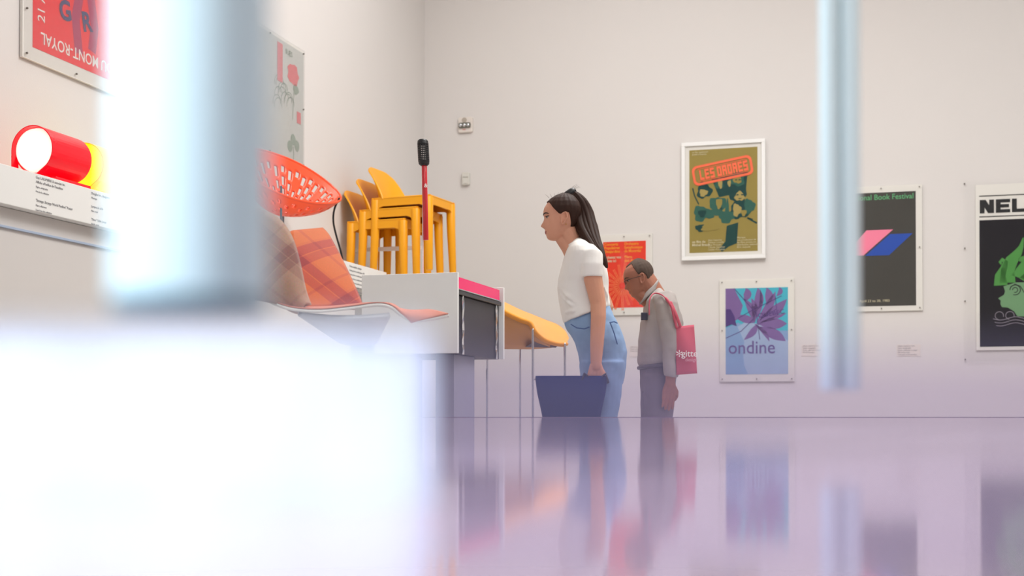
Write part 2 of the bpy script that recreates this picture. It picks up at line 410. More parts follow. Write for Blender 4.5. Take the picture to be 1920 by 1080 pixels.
for i, (cu, cv, ru, rv) in enumerate(((.22, .40, .11, .075), (.18, .62, .12, .075), (.42, .55, .12, .09), (.72, .46, .13, .085), (.70, .30, .12, .07), (.44, .34, .06, .05), (.74, .60, .15, .09), (.88, .57, .08, .07), (.55, .66, .12, .06), (.16, .76, .07, .035), (.28, .63, .10, .04), (.56, .60, .03, .10))):
    blob(cu, cv, ru, rv, TEALI if i % 3 else TEALD, i+1, -0.0036 - i*0.0001)
for i, (cu, cv, ru, rv) in enumerate(((.21, .42, .06, .035), (.44, .53, .045, .05), (.46, .34, .03, .045), (.71, .31, .06, .035), (.74, .47, .07, .045), (.30, .76, .13, .035), (.70, .60, .06, .06), (.80, .63, .04, .03), (.59, .34, .025, .03))):
    blob(cu, cv, ru, rv, OL if i % 2 else mat('olive_light', (172, 152, 84), 0.6), i+21, -0.0055)
for i, (cu, cv, ru, rv) in enumerate(((.19, .62, .06, .035), (.47, .58, .02, .012), (.69, .31, .018, .006), (.74, .31, .018, .006), (.71, .455, .02, .007), (.78, .455, .02, .007), (.745, .49, .025, .005))):
    blob(cu, cv, ru, rv, TEALD, i+41, -0.0062)
for k in range(9): stroke(mb2 := MB(), [q(.58+.015*(k % 3), .74+.02*k), q(.63, .75+.02*k), q(.68, .74+.02*k)], .003, -0.0064); mb2.build('ink_line', TEALI, art)
# stamp
ang = math.radians(9.5); cx_, cz_ = q(.49, .213)
def st(x, z): return (cx_ + x*math.cos(ang) - z*math.sin(ang), cz_ + x*math.sin(ang) + z*math.cos(ang))
def rr_loop(hw, hh, r, n=6):
    o = []
    for (sx, sz, a0) in ((1, 1, 0), (-1, 1, 90), (-1, -1, 180), (1, -1, 270)):
        for k in range(n+1):
            a = math.radians(a0+90*k/n); o.append(st(sx*(hw-r)+r*math.cos(a), sz*(hh-r)+r*math.sin(a)))
    return o
hw, hh = pw*0.445, ph*0.097
for (s0, s1) in ((1.0, 0.93), (0.88, 0.855)):
    A = rr_loop(hw*s0 if s0 == 1 else hw-.045, hh if s0 == 1 else hh-.034, .05 if s0 == 1 else .02)
    B = rr_loop(hw-.024 if s0 == 1 else hw-.046, hh-.024 if s0 == 1 else hh-.040, .035 if s0 == 1 else .016)
    n = len(A); m_ = MB().add([(p[0], -0.0075, p[1]) for p in A+B], [(i, n+i, n+(i+1) % n, (i+1) % n) for i in range(n)]); m_.build('stamp_border', CORAL, r0)
bw = (2*hw-.125)/9.0*.86; bg = (2*hw-.125)/9.0*.14; tx, tz = st(-hw+.068, -hh+.046)
blocktext('title_lettering', 'LES ORDRES', tx, tz, bw*1.0, 2*hh-.092, bw*.37, .024, bg, CORAL, r0, -0.008, ang, bw*.42)
tx, tz = q(.04, .03); text('lettering', 'un film quebecois\nprimé à Cannes', .022, PALEI, r0, tx, tz, -0.004)
tx, tz = q(.04, .905); text('lettering', 'un film de\nMichel Brault', .032, PALEI, r0, tx, tz, -0.007, bold=.02)
tx, tz = q(.28, .89); text('lettering', 'Jean Lapointe\nHélène Loiselle\nGuy Provost\nClaude Gauthier\nLouise Forestier', .024, PALEI, r0, tx, tz, -0.007)
tx, tz = q(.70, .875); text('lettering', 'Musique\nune production de\nles films prisma inc.\ndistribution nationale\nfilms mutuels', .024, PALEI, r0, tx, tz, -0.007)
MB().box((fw, -0.014, fw), (W_-fw, -0.012, H_-fw)).build('glass_pane', pane_mat('picture_glass', gloss=0.02), r0)

# --- concert poster
loc, W_, H_ = place(onback, 0, 1118, 1223, 441, 592, 0.02)
r1 = empty('concert_poster', loc, ROT_BACK, 'red concert poster with a burst of orange lines, behind the bending man', 'poster')
RED2 = mat('vermilion_print', (236, 70, 52), 0.6); ORG2 = mat('apricot_print', (248, 134, 84), 0.6); ORY = mat('amber_print', (255, 170, 60), 0.6)
u = W_/105.0
sheet(r1, W_, H_, (13*u, 12*u, 14*u, 13.5*u), RED2)
z1 = H_-13.5*u; x0 = 15*u
text('lettering', 'Concerts\nPopulaires\nDesjardins', 7*u, ORY, r1, x0, z1-7*u, -0.004, bold=.02)
text('lettering', 'Orchestre\nSymphonique\nde Montréal', 7*u, ORY, r1, x0+38*u, z1-7*u, -0.004, bold=.02, sx=.9)
text('lettering', 'Achetez vos\nbillets ici', 7*u, PALEI, r1, x0, z1-31*u, -0.004, bold=.02, sx=.92)
text('lettering', 'Place\ndes Arts', 7*u, ORY, r1, x0+38*u, z1-31*u, -0.004, bold=.02)
cx, cz = x0+34*u, z1-82*u
for k in range(19):
    a = 2*math.pi*k/19+.1; ln = (32+6*math.sin(5*k))*u
    if a < 1.2: ln *= .6
    m_ = MB(); wv = [((7*u) + t*ln) for t in (0, .25, .5, .75, 1)]
    for s in (-1, 1): stroke(m_, [(cx+rr*math.cos(a)-s*1.4*u*math.sin(a), cz+rr*math.sin(a)*1.05+s*1.4*u*math.cos(a)) for rr in wv], 1.0*u, -0.003)
    for rr in wv: stroke(m_, [(cx+rr*math.cos(a)+1.6*u*math.sin(a), cz+rr*math.sin(a)-1.6*u*math.cos(a)), (cx+rr*math.cos(a)-1.6*u*math.sin(a), cz+rr*math.sin(a)+1.6*u*math.cos(a))], .9*u, -0.0035)
    m_.build('ray_motif', ORG2, r1)

# --- ondine poster
loc, W_, H_ = place(onback, 0, 1349, 1489, 525, 716, 0.02)
r2 = empty('ballet_poster', loc, ROT_BACK, 'turquoise and purple poster reading ondine, below the olive film poster', 'poster')
u = W_/140.0
TURQ = mat('turquoise_print', (84, 184, 204), 0.6); PURP = mat('purple_print', (134, 108, 162), 0.6); PURD = mat('dark_purple_print', (92, 72, 130), 0.6)
sheet(r2, W_, H_, (11.5*u, 11.5*u, 14*u, 17*u), TURQ)
X0, Z0, X1, Z1 = 11.5*u, 14*u, W_-11.5*u, H_-17*u; w2, h2 = X1-X0, Z1-Z0
def q2(a, b): return (X0+a*w2, Z1-b*h2)
random.seed(3)
def petal(p0, p1, wd, m=PURP, yy=-0.003):
    n = 12; pts = []; wdl = []
    for k in range(n+1):
        t = k/n; bend = math.sin(t*math.pi)*.04
        pts.append((p0[0]+(p1[0]-p0[0])*t+bend*w2, p0[1]+(p1[1]-p0[1])*t)); wdl.append(wd*w2*math.sin(t*math.pi)+.004)
    stroke(MB(), pts, wdl, yy).build('petal_shape', m, r2)
shape(MB(), [q2(0, .46), q2(.2, .40), q2(.5, .5), q2(1, .50), q2(1, 1), q2(0, 1)], -0.0023).build('glare_field', mat('blue_glare_print', (140, 170, 208), .6), r2)  # lower half painted paler, standing for glare on the acrylic sheet
shape(MB(), [q2(.19, .45), q2(.24, .52), q2(.30, .62), q2(.28, .75), q2(.30, .9), q2(.36, 1), q2(1, 1), q2(1, .62), q2(.6, .42), q2(.3, .40)], -0.0025).build('glare_field', mat('pale_glare_print', (168, 188, 216), .6), r2)  # curved sheet glare, painted as a still paler shape
shape(MB(), [q2(0, 0), q2(.14, 0), q2(.28, .2), q2(.22, .35), q2(.05, .42), q2(0, .44)], -0.0026).build('petal_shape', PURP, r2)
for (a, b, c, d, wd) in ((.3, .15, .33, 0, .12), (.45, .38, .42, .12, .1), (.48, .28, .52, 0.0, .14), (.66, .2, .66, 0.0, .12), (.47, .4, .30, .12, .12), (.47, .4, .12, .32, .12), (.5, .42, .98, .14, .16), (.5, .40, .8, .05, .12), (.5, .42, .3, .6, .1), (.52, .42, .98, .42, .16), (.5, .45, .96, .62, .16), (.55, .4, .97, .30, .05), (.47, .42, .7, .62, .06), (.82, .1, .86, 0, .07), (.5, .36, .56, .02, .05)):
    petal(q2(a, b), q2(c, d), wd)
shape(MB(), [q2(0, .24), q2(.08, .24), q2(.14, .32), q2(.18, .44), q2(.1, .42), q2(0, .45)], -0.0034).build('petal_shape', PURD, r2)
for (pts) in ([(.14, .0), (.5, .3), (.55, .6)], [(.0, .58), (.25, .5), (.45, .36)], [(.8, .1), (.82, .25), (.6, .35)], [(.2, .35), (.45, .25), (.9, .1)]):
    stroke(MB(), [q2(*p) for p in pts], .006, -0.004).build('ink_line', PURD, r2)
tx, tz = q2(.04, .76); text('title_lettering', 'ondine', 35*u, mat('muted_purple_print', (112, 96, 150), .6), r2, tx, tz, -0.0045, sx=.92, bold=.004)
tx, tz = q2(.95, .30); text('lettering', 'QUEBEC', 12*u, PURD, r2, tx, tz, -0.0045, align='RIGHT', rot=math.radians(9), sx=1.1)

# --- book festival poster (left part hides behind the pale tube)
loc, W_, H_ = place(onback, 0, 1576, 1729, 352, 585, 0.02)
r3 = empty('book_festival_poster', loc, ROT_BACK, 'dark grey book festival poster with pink and blue slanted pages', 'poster')
u = W_/153.0
GREYP = mat('charcoal_print', (78, 76, 72), 0.6, var=.06); PINKP = mat('pink_print', (250, 140, 168), 0.6); BLUEP = mat('blue_print', (56, 88, 178), 0.6); GREENP = mat('green_print', (110, 185, 130), 0.6)
sheet(r3, W_, H_, (12*u, 12*u, 10*u, 13*u), GREYP)
text('title_lettering', 'National Book Festival', 15*u, GREENP, r3, W_-15.5*u, H_-27*u, -0.004, align='RIGHT', bold=.006, sx=.92)
text('lettering', 'April 23 to 30, 1983', 7*u, PALEI, r3, W_-61*u, 18*u, -0.004, align='RIGHT')
shape(MB(), [(W_-110*u, H_-135*u), (W_-54*u, H_-86*u), (W_-104*u, H_-86*u), (W_-150*u, H_-135*u)], -0.004).build('page_shape', PINKP, r3)
shape(MB(), [(W_-62*u, H_-136*u), (W_-18*u, H_-95*u), (W_-60*u, H_-95*u), (W_-107*u, H_-136*u)][::-1], -0.003).build('page_shape', BLUEP, r3)

# --- nelligan poster
loc, W_, H_ = place(onback, 0, 1829, 2010, 347, 657, 0.02)
r4 = empty('opera_poster', loc, ROT_BACK, 'tall black poster headed NEL with green haired profile at right edge', 'poster')
u = W_/181.0; BLKP = mat('black_print', (42, 40, 44), 0.6, var=.1); GRN = mat('leaf_green_print', (86, 150, 78), 0.6, var=.06)
MB().box((0, 0, 0), (W_, 0.017, H_)).build('backing_board', MAT_BOARD, r4)
MB().box((7*u, -0.002, 7*u), (W_-7*u, 0, H_-72*u)).build('print', BLKP, r4)
MB().box((-24*u, -0.012, -22*u), (W_+24*u, -0.008, H_+8*u)).build('acrylic_sheet', CLEAR, r4)
for (x, z) in ((-21*u, H_+4*u), (-21*u, H_*.62), (-21*u, H_*.3), (-21*u, -18*u)):
    MB().tube([(x, -0.006, z), (x, 0.018, z)], 0.006, 8).build('screw', SCREW, r4)
for z in (H_-24*u, H_-66*u): MB().box((7*u, -0.003, z), (W_-7*u, -0.001, z+1.8*u)).build('rule', BLKINK, r4)
blocktext('title_lettering', 'NELLIGAN', 8*u, H_-58*u, 27*u, 27*u, 9*u, 6.5*u, 3.5*u, BLKINK, r4, -0.004)
def hair(pts, wd): stroke(MB(), [(a*u, H_-b*u) for a, b in pts], [x*u for x in wd], -0.004).build('hair_shape', GRN, r4)
def arc(cx, cy, r, a0, a1, n=12): return [(cx+r*math.cos(math.radians(a0+(a1-a0)*k/n)), cy+r*math.sin(math.radians(a0+(a1-a0)*k/n))) for k in range(n+1)]
hair([(47, 205), (46, 185), (53, 170), (56, 158), (50, 153), (46, 158), (48, 163)], [26, 20, 13, 10, 8, 6, 3])
hair([(60, 200), (60, 175), (68, 155), (80, 140), (86, 128), (90, 110)], [30, 26, 24, 16, 9, 2])
hair([(80, 190), (86, 175), (92, 160), (88, 150), (82, 152), (84, 158)], [26, 20, 12, 9, 6, 3])
hair([(95, 200), (108, 180), (112, 160), (105, 140), (110, 125)], [30, 24, 16, 10, 3]); hair([(120, 205), (130, 180), (140, 165)], [22, 14, 4])
shape(MB(), [(a*u, H_-b*u) for a, b in [(52, 207), (55, 217), (53, 224), (42, 231), (47, 236), (46, 242), (49, 249), (60, 250), (72, 258), (78, 268), (120, 270), (135, 220), (110, 200), (75, 200)]][::-1], -0.0038).build('face_shape', mat('pale_green_print', (118, 158, 118), .6), r4)
for pts in (arc(74, 215, 10, 180, 470), arc(74, 215, 5, 180, 470), [(64, 215), (66, 208), (74, 203), (84, 208), (92, 222), (100, 226)]):
    stroke(MB(), [(a*u, H_-b*u) for a, b in pts], 1.6*u, -0.0048).build('ink_line', BLKINK, r4)
PALG = mat('grey_print', (150, 142, 152), .6)
for k in range(3):
    stroke(MB(), [((32+x)*u, H_-(272+6*k+3*math.sin(x/9.0))*u) for x in range(k*3, 120, 4)], 1.2*u, -0.004).build('wave_line', PALG, r4)
for cxx in (44, 64): stroke(MB(), [(a*u, H_-b*u) for a, b in arc(cxx, 266, 8, 100, 380)], 1.2*u, -0.004).build('wave_line', PALG, r4)

# --- red graphic poster on the left wall
loc, W_, H_ = place(onleft, 0, 42, 262, -150, 104, 0.02)
bl = onleft(42, 106, 0.02); tl = onleft(42, -165, 0.02); br = onleft(285, 180, 0.02)
W_ = ((br.x-bl.x)**2+(br.y-bl.y)**2)**.5; H_ = tl.z-bl.z
r5 = empty('art_centre_poster', bl, ROT_LEFT, 'red and purple poster with white lettering around its edge, high on the left wall', 'poster')
REDR = mat('scarlet_print', (244, 16, 36), 0.6); PLUM = mat('plum_print', (176, 36, 92), 0.6); NAVY = mat('navy_print', (62, 60, 110), 0.6); WINK = mat('white_ink', (245, 238, 232), 0.7)
ml = onleft(61, 88, .02); pr = onleft(213, 152, .02); dl = ((ml.x-bl.x)**2+(ml.y-bl.y)**2)**.5; pwid = ((pr.x-ml.x)**2+(pr.y-ml.y)**2)**.5; mbz = ml.z-bl.z
W_ = pwid+2*dl
MB().box((0, 0, 0), (W_, 0.017, H_)).build('backing_board', MAT_BOARD, r5, bevel=.001)
MB().box((dl, -0.002, mbz), (dl+pwid, 0, H_-mbz)).build('print', REDR, r5)
MB().box((0, -0.012, 0), (W_, -0.008, H_)).build('acrylic_sheet', CLEAR, r5); screws(r5, W_, H_, -0.01, 3, 4)
pu = pwid
def q5(a, b): return (dl+a*pu, mbz+b*pu)
for pts, wd in (([(.35, 1.3), (.40, 1.0), (.52, .75), (.55, .55), (.50, .35), (.55, .05)], .10), ([(.75, 1.3), (.70, .9), (.68, .6), (.74, .35), (.70, .12)], .10), ([(.2, .9), (.35, .72), (.5, .62)], .08), ([(.95, 1.2), (.9, .95), (.75, .8)], .12)):
    n = 6; sp = []
    for i in range(len(pts)-1):
        for k in range(n):
            t = k/n; sp.append(q5(pts[i][0]+(pts[i+1][0]-pts[i][0])*t, pts[i][1]+(pts[i+1][1]-pts[i][1])*t))
    stroke(MB(), sp, wd*pu, -0.003).build('ribbon_shape', PLUM, r5)
a, b = q5(.98, .13); text('lettering', 'DU MONT-ROYAL', .118*pu, WINK, r5, a, b, -0.004, rot=math.pi, sx=.92, bold=.008)
a, b = q5(.13, .13); text('lettering', '21 AVRIL - 20 MAI', .118*pu, WINK, r5, .13*pu+dl, b+.07*pu, -0.004, rot=math.pi/2, sx=.95)
a, b = q5(.9, 1.4); text('lettering', 'CENTRE D\'ART', .118*pu, WINK, r5, a-.0*pu, b+.1*pu, -0.004, rot=-math.pi/2, sx=.95)
g_ = onleft(112, 36, .02); a, b = ((g_.x-bl.x)**2+(g_.y-bl.y)**2)**.5, g_.z-bl.z; text('ornate_letter', 'G', .20*pu, NAVY, r5, a, b, -0.005, bold=.03, rot=.2)
g_ = onleft(155, 58, .02); a, b = ((g_.x-bl.x)**2+(g_.y-bl.y)**2)**.5, g_.z-bl.z; text('ornate_letter', 'R', .20*pu, NAVY, r5, a, b, -0.005, bold=.03, rot=.25)

# --- pale playing-card like poster on the left wall, beyond the big tube
tl = onleft(430, 45, .02); tr_ = onleft(570, 97, .02); brr = onleft(570, 317, .02)
W_ = ((tr_.x-tl.x)**2+(tr_.y-tl.y)**2)**.5; H_ = tr_.z-brr.z
r6 = empty('rose_poster', (tl.x, tl.y, brr.z), ROT_LEFT, 'pale grey poster with red rose and clover shapes, left wall above the orange shell chair', 'poster')
GREYB = mat('pale_grey_print', (196, 198, 194), .7, var=.03); ROSE = mat('rose_print', (216, 110, 116), .7); LEAF = mat('clover_print', (140, 156, 142), .7)
sheet(r6, W_, H_, (.03, .01, .03, .02), GREYB)
def q6(px, py):
    p = onleft(px, py, .02); return (((p.x-tl.x)**2+(p.y-tl.y)**2)**.5, p.z-brr.z)
def splat(px, py, rx, ry, m, nm, yy=-.004, n=14, w0=.15):
    c = q6(px, py); shape(MB(), [(c[0]+rx*(1+w0*math.sin(3*k+px))*math.cos(2*math.pi*k/n), c[1]+ry*(1+w0*math.cos(2*k+py))*math.sin(2*math.pi*k/n)) for k in range(n)], yy).build(nm, m, r6)
splat(549, 140, .10, .085, ROSE, 'rose_shape'); splat(554, 168, .05, .04, LEAF, 'leaf_shape')
for (x, y_) in ((549, 262), (543, 274), (556, 274)): splat(x, y_, .045, .045, LEAF, 'clover_shape', w0=.05)
stroke(MB(), [q6(549, 275), q6(550, 290), q6(549, 306)], .012, -.004).build('stem_shape', LEAF, r6)
stroke(MB(), [q6(551, 165), q6(549, 195), q6(548, 225)], .008, -.004).build('stem_shape', LEAF, r6)
a = q6(556, 230); MB().box((a[0], -.005, a[1]), (a[0]+.07, -.003, a[1]+.09)).build('red_patch', ROSE, r6)
a = q6(519, 150); MB().box((a[0], -.005, a[1]), (a[0]+.09, -.003, a[1]+.3)).build('red_patch', ROSE, r6)
for k in range(12):
    random.seed(k); cxp, cyp = 515+random.random()*32, 150+random.random()*50
    c = q6(cxp, cyp); stroke(MB(), [(c[0]+.05*math.cos(t)*(1+.2*t), c[1]+.06*math.sin(t)) for t in [x*.4 for x in range(10)]], .006, -.0045).build('floral_line', LEAF, r6)
a = q6(534, 100); text('lettering', 'SUES', .06, LEAF, r6, a[0], a[1], -.005)

# --- wall texts, strobe, sensor
for (px, py, n, lab) in ((1683, 650, 5, 'small printed wall label under the book festival poster'), (1505, 650, 4, 'small printed wall label between the turquoise poster and the slim tube'), (1182, 652, 3, 'small printed wall label in front of the bending man')):
    p = onback(px, py, 0.004); e = empty('wall_label', p, ROT_BACK, lab, 'label')
    MB().box((-.01, 0, -.09), (.2, .003, .02)).build('card', mat('label_card', (222, 214, 207), .8, var=.01), e)
    for i in range(n): text('lettering', ['Affiche, festival du livre', 'Papier, serigraphie', 'Poster, silkscreen on paper', 'Gift of the artist', 'Collection of the museum'][i], .016, INK, e, 0, -i*.02, -.001)
p = onback(861, 250, 0.0); s_ = 28/ (F/12.9)*1.0
e = empty('fire_alarm_strobe', p, ROT_BACK, 'white fire alarm strobe high on the back wall near the corner', 'alarm')
w_ = .15; h_ = .155
def roundrect(x0, z0, x1, z1, r, y0, y1):
    o = []
    for (cx, cz, a0) in ((x1-r, z1-r, 0), (x0+r, z1-r, 90), (x0+r, z0+r, 180), (x1-r, z0+r, 270)):
        for k in range(5): a = math.radians(a0+22.5*k); o.append((cx+r*math.cos(a), cz+r*math.sin(a)))
    return MB().hexa([(a, y0, b) for a, b in o], [(a, y1, b) for a, b in o])
roundrect(0, 0, w_, h_, .015, -.03, 0).build('housing', mat('alarm_white', (226, 218, 210), .5), e, bevel=.004)
roundrect(.008, .045, w_-.018, .095, .012, -.048, -.03).build('strobe_frame', mat('alarm_dark', (96, 96, 84), .3), e)
for i in range(3): MB().ell((.028+.04*i, -.05, .07), (.017, .008, .018)).build('flash_lens', CHROME, e, smooth=True)
MB().tube([(.065, -.034, .125), (.065, -.028, .125)], .026, 16, round_ends=False).build('sounder_grille', mat('alarm_grey', (180, 170, 158), .6), e)
text('lettering', 'FIRE', .018, mat('red_ink', (210, 90, 80), .6), e, .045, .022, -.031)
p = onback(868, 348, 0.0); e = empty('motion_sensor', p, ROT_BACK, 'small white sensor box on the back wall below the strobe', 'sensor')
roundrect(0, 0, .078, .128, .012, -.04, 0).build('housing', mat('sensor_white', (214, 212, 204), .5), e, bevel=.004)
roundrect(.010, .075, .068, .082, .003, -.043, -.039).build('lens_slot', mat('sensor_slot', (170, 168, 160), .5), e)
roundrect(.012, .012, .066, .06, .006, -.045, -.039).build('cover', mat('sensor_white', (214, 212, 204), .5), e)
# white bracket beside the stack
p = P(652, 473, 11.19)
e = empty('support_frame', (p.x, p.y, p.z), ROT_BACK, 'thin white L-shaped frame on the shelf behind the yellow chair legs', 'frame')
MB().box((-.015, 0, 0), (.015, .02, .23)).build('upright', WHITE, e, bevel=.002)
MB().box((.0155, 0, 0), (.68, .02, .035)).build('rail', WHITE, e, bevel=.002)
MB().box((.255, .0, SH_H-.165-p.z), (.275, .02, -.0005)).build('foot', WHITE, e, bevel=.002)

# ------------------------------------------------------------------ stacked yellow chairs
YEL = mat('marigold_plastic', (246, 168, 8), 0.42, var=.03, scale=10, sss=0)
def yellow_chair():
    r = empty('stacking_chair', (0, 0, 0)); hx, hy, sh = .252, .225, .625
    for (sx, sy) in ((1, 1), (1, -1), (-1, 1), (-1, -1)):
        MB().tube([(sx*(hx+.012), sy*(hy+.012), 0.0), (sx*hx, sy*hy, sh*.6), (sx*(hx-.004), sy*(hy-.004), sh-.01)], [.030, .037, .040], 16, round_ends=False).build('leg', YEL, r, smooth=True, bevel=.002)
    seat = MB()
    def sf(u, v):
        x = (-1+2*u)*(hx+.02); y = (-1+2*v)*(hy+.02)
        return (x, y, sh + .008 - .02*math.cos((u-.5)*math.pi)*math.cos((v-.5)*math.pi))
    seat.grid(sf, 12, 12).build('seat', YEL, r, smooth=True, solid=.012)
    def apron(axis, sg):          # apron with a round arch down to each leg
        n = 16; top = []; bot = []
        L = (hx if axis == 'x' else hy) + .025; off = (hy if axis == 'x' else hx) + .020
        for k in range(n+1):
            t = -L + 2*L*k/n; e_ = max(0.0, (abs(t)/L - .62)/.38)
            d = .075 + .17*e_**2.4 if abs(t) < L*.93 else .245
            top.append(t); bot.append(d)
        o = []
        for y0 in (off, off-.014):
            for k in range(n+1): o.append((top[k], y0, sh+.008)); 
            for k in range(n+1): o.append((top[k], y0, sh+.008-bot[k]))
        if axis == 'x': pts = [(a, sg*b, c) for a, b, c in o]
        else: pts = [(sg*b, a, c) for a, b, c in o]
        m = n+1; fs = []
        for k in range(n):
            fs += [(k, k+1, m+k+1, m+k), (2*m+k, 3*m+k, 3*m+k+1, 2*m+k+1), (k, 2*m+k, 2*m+k+1, k+1), (m+k, m+k+1, 3*m+k+1, 3*m+k)]
        fs += [(0, m, 3*m, 2*m), (n, 2*m+n, 3*m+n, m+n)]
        MB().add(pts, fs).build('apron', YEL, r)
    apron('x', 1); apron('x', -1); apron('y', 1); apron('y', -1)
    def bf(u, v):                 # backrest: u across, v up
        a = -1+2*u; hw = (hy+.018)*(1-.10*v**3)
        if v > .9: hw *= 1-(v-.9)*1.6
        x = -hx-.018 + .11*(abs(a)**2.6)*(1-.8*v) - .085*v**1.6
        z = sh-.005 + .31*v*(1-.08*abs(a)**4*v)
        return (x, a*hw, z)
    MB().grid(bf, 24, 16).build('backrest', YEL, r, smooth=True, solid=.014, bevel=.003)
    return r
base = yellow_chair(); ca = math.radians(-22)
top_lab = ['yellow plastic chair, topmost and rightmost of the stack', 'yellow plastic chair in the middle of the stack', 'yellow plastic chair at the bottom and left of the stack']
ref = Vector((-.847, 11.0, SH_H-.165)); fx = Vector((math.cos(ca), math.sin(ca), 0))
for k in range(3):               # 0 = bottom
    c = base if k == 0 else copy_tree(base)
    c.location = ref + fx*(.118*(k-2)) + Vector((0, 0, .093*k)); c.rotation_euler = (0, 0, ca)
    tag(c, top_lab[2-k], 'chair', 'stacked yellow chairs')

# ------------------------------------------------------------------ white console with dark side and pink lid
con = P(858, 662, 7.0)           # near right lower corner
root = empty('record_console', (con.x, con.y, con.z), ROT_BACK, 'white console with dark side and pink acrylic lid, below the yellow chairs', 'console')
CW = .565; CL = .925; CH = .443
DARK = mat('dark_grille', (58, 56, 62), 0.5, bump=.1, bscale=400, var=.06)
MB().box((-CW, 0, 0), (0, .022, CH)).build('end_panel', WHITE, root, bevel=.002)
MB().box((-CW, CL-.022, 0), (0, CL, CH)).build('end_panel', WHITE, root, bevel=.002)
MB().box((-CW+.02, .0225, .0), (-.03, CL-.0225, CH-.115)).build('dark_body', DARK, root, bevel=.004)
MB().box((-CW+.01, .0225, CH-.1145), (-.012, CL-.03, CH-.09)).build('top_board', mat('dark_trim', (38, 36, 42), .3), root, bevel=.003)
MB().box((-.03, .0225, CH-.0895), (-.008, CL-.06, CH-.084)).build('silver_trim', CHROME, root)
PINK = mat('pink_acrylic', (255, 16, 112), 0.12, spec=.15, trans=.08, var=.02)
mb = MB(); x0, x1, y0, y1, z0, z1 = -.30, -.012, .03, CL-.07, CH-.0835, CH-.025
mb.box((x0, y0, z0), (x0+.005, y1, z1)); mb.box((x1-.005, y0, z0), (x1, y1, z1)); mb.box((x0+.005, y0, z0), (x1-.005, y0+.005, z1)); mb.box((x0+.005, y1-.005, z0), (x1-.005, y1, z1)); mb.box((x0, y0, z1), (x1, y1, z1+.005))
mb.build('pink_lid', PINK, root)
for yy in (.15, CL-.115):
    m_ = MB(); 
    for k in range(14):
        z = (CH-.09)*k/13.0; m_.v += [(-.021+.002*math.sin(k*2.1), yy+.006*math.sin(k*1.7), z), (-.021, yy+.030+.006*math.sin(k*1.3+1), z)]
    for k in range(13): m_.f.append((2*k, 2*k+1, 2*k+3, 2*k+2))
    m_.build('clear_strap', pane_mat('crinkled_film', gloss=.5, milk=.18, rough=.12), root, solid=.002)
MB().box((-CW+.06, .12, -con.z+.0), (-CW+.18, .5, 0)).build('pedestal', mat('pedestal_grey', (150, 150, 162), .6), root, bevel=.003)
MB().box((-.17, .12, -con.z+.0), (-.06, .5, 0)).build('pedestal', mat('pedestal_grey', (150, 150, 162), .6), root, bevel=.003)

# red handled brush-like tool on a thin rod, standing on the console
b0 = P(793, 512, 7.2); top = P(793, 262, 7.2)
ztop = con.z + CH - .09
rt = empty('handset_display', (b0.x, b0.y, ztop), 0, 'red handle with black mesh head upright on a thin white rod before the yellow chairs', 'microphone')
def Lp(px, py): p = P(px, py, 7.2); return (p.x-b0.x, 0, p.z-ztop)
MB().tube([(0, 0, 0), Lp(793, 330)], .0035, 8, round_ends=False).build('rod', WHITE, rt)
MB().tube([(0, 0, 0), (0, 0, .006)], .03, 20, round_ends=False).build('rod_foot', WHITE, rt)
hx_ = .014
MB().tube([Lp(798.5, 450), Lp(795.5, 310)], .0155, 20, round_ends=False).build('handle', mat('crimson_lacquer', (196, 18, 34), .3, coat=.5), rt, smooth=True, bevel=.003)
text('handle_emblem', '&', .03, WINK, rt, Lp(797, 352)[0]-.004, Lp(797, 352)[2], -.017, bold=.03)
a_, b_ = Vector(Lp(795, 309)), Vector(Lp(792.6, 263)); hr = .032; nn = 18; rings = []
hd = MB()
def hf(u, v):
    c = a_.lerp(b_, v); rr = hr*(1 if .1 < v < .9 else (.82 if (v < .03 or v > .97) else .95)); t = 2*math.pi*u
    return (c.x+rr*math.cos(t), c.y+rr*math.sin(t), c.z)
hd.grid(hf, 40, 23, keep=lambda i, j: not (3 < j < 20 and j % 2 == 0 and i % 2 == 0)).build('mesh_head', BLACK, rt, solid=.004, smooth=False)
MB().tube([b_-Vector((0, 0, .004)), b_+Vector((0, 0, .004))], [hr*.85, hr*.7], 24, round_ends=False).build('head_cap', BLACK, rt, bevel=.002)
MB().tube([a_-Vector((0, 0, .006)), a_+Vector((0, 0, .006))], [hr*.6, hr*.84], 24, round_ends=False).build('collar', BLACK, rt)

# ------------------------------------------------------------------ yellow lounge chair right of the console
LY = mat('mustard_felt', (240, 160, 50), .9, bump=.15, bscale=250, sheen=.4, var=.05); LT = mat('tan_underside', (206, 150, 98), .8)
o_ = P(1000, 652, 8.2)
rt = empty('yellow_lounge_chair', (o_.x, o_.y, 0), 0, 'mustard shell lounge chair on slim chrome legs, by the woman in white', 'chair')
def K(px, py, D): p = P(px, py, D); return Vector((p.x-o_.x, p.y-o_.y, p.z))
def cat(pts, t):
    n = len(pts)-1; s = min(max(t*n, 0), n-1e-6); i = int(s); f = s-i
    p0, p1, p2, p3 = pts[max(i-1, 0)], pts[i], pts[i+1], pts[min(i+2, n)]
    return p1*0.5*2*(1)+(p2-p0)*.5*f + (p0*2-p1*5+p2*4-p3)*.5*f*f + (p1*3-p0-p2*3+p3)*.5*f*f*f
N1 = [K(900, 556, 8.0), K(946, 584, 8.0), K(975, 598, 8.0), K(995, 606, 8.0), K(1004, 622, 8.0), K(1022, 637, 8.05), K(1045, 644, 8.1), K(1062, 645, 8.15)]
N2 = [K(900, 545, 8.6), K(946, 566, 8.6), K(975, 580, 8.6), K(1000, 590, 8.6), K(1025, 600, 8.55), K(1045, 608, 8.5), K(1060, 620, 8.4), K(1067, 634, 8.3)]
MB().grid(lambda u, v: cat(N1, u).lerp(cat(N2, u), v) , 40, 14).build('seat_shell', LY, rt, smooth=True, solid=.02)
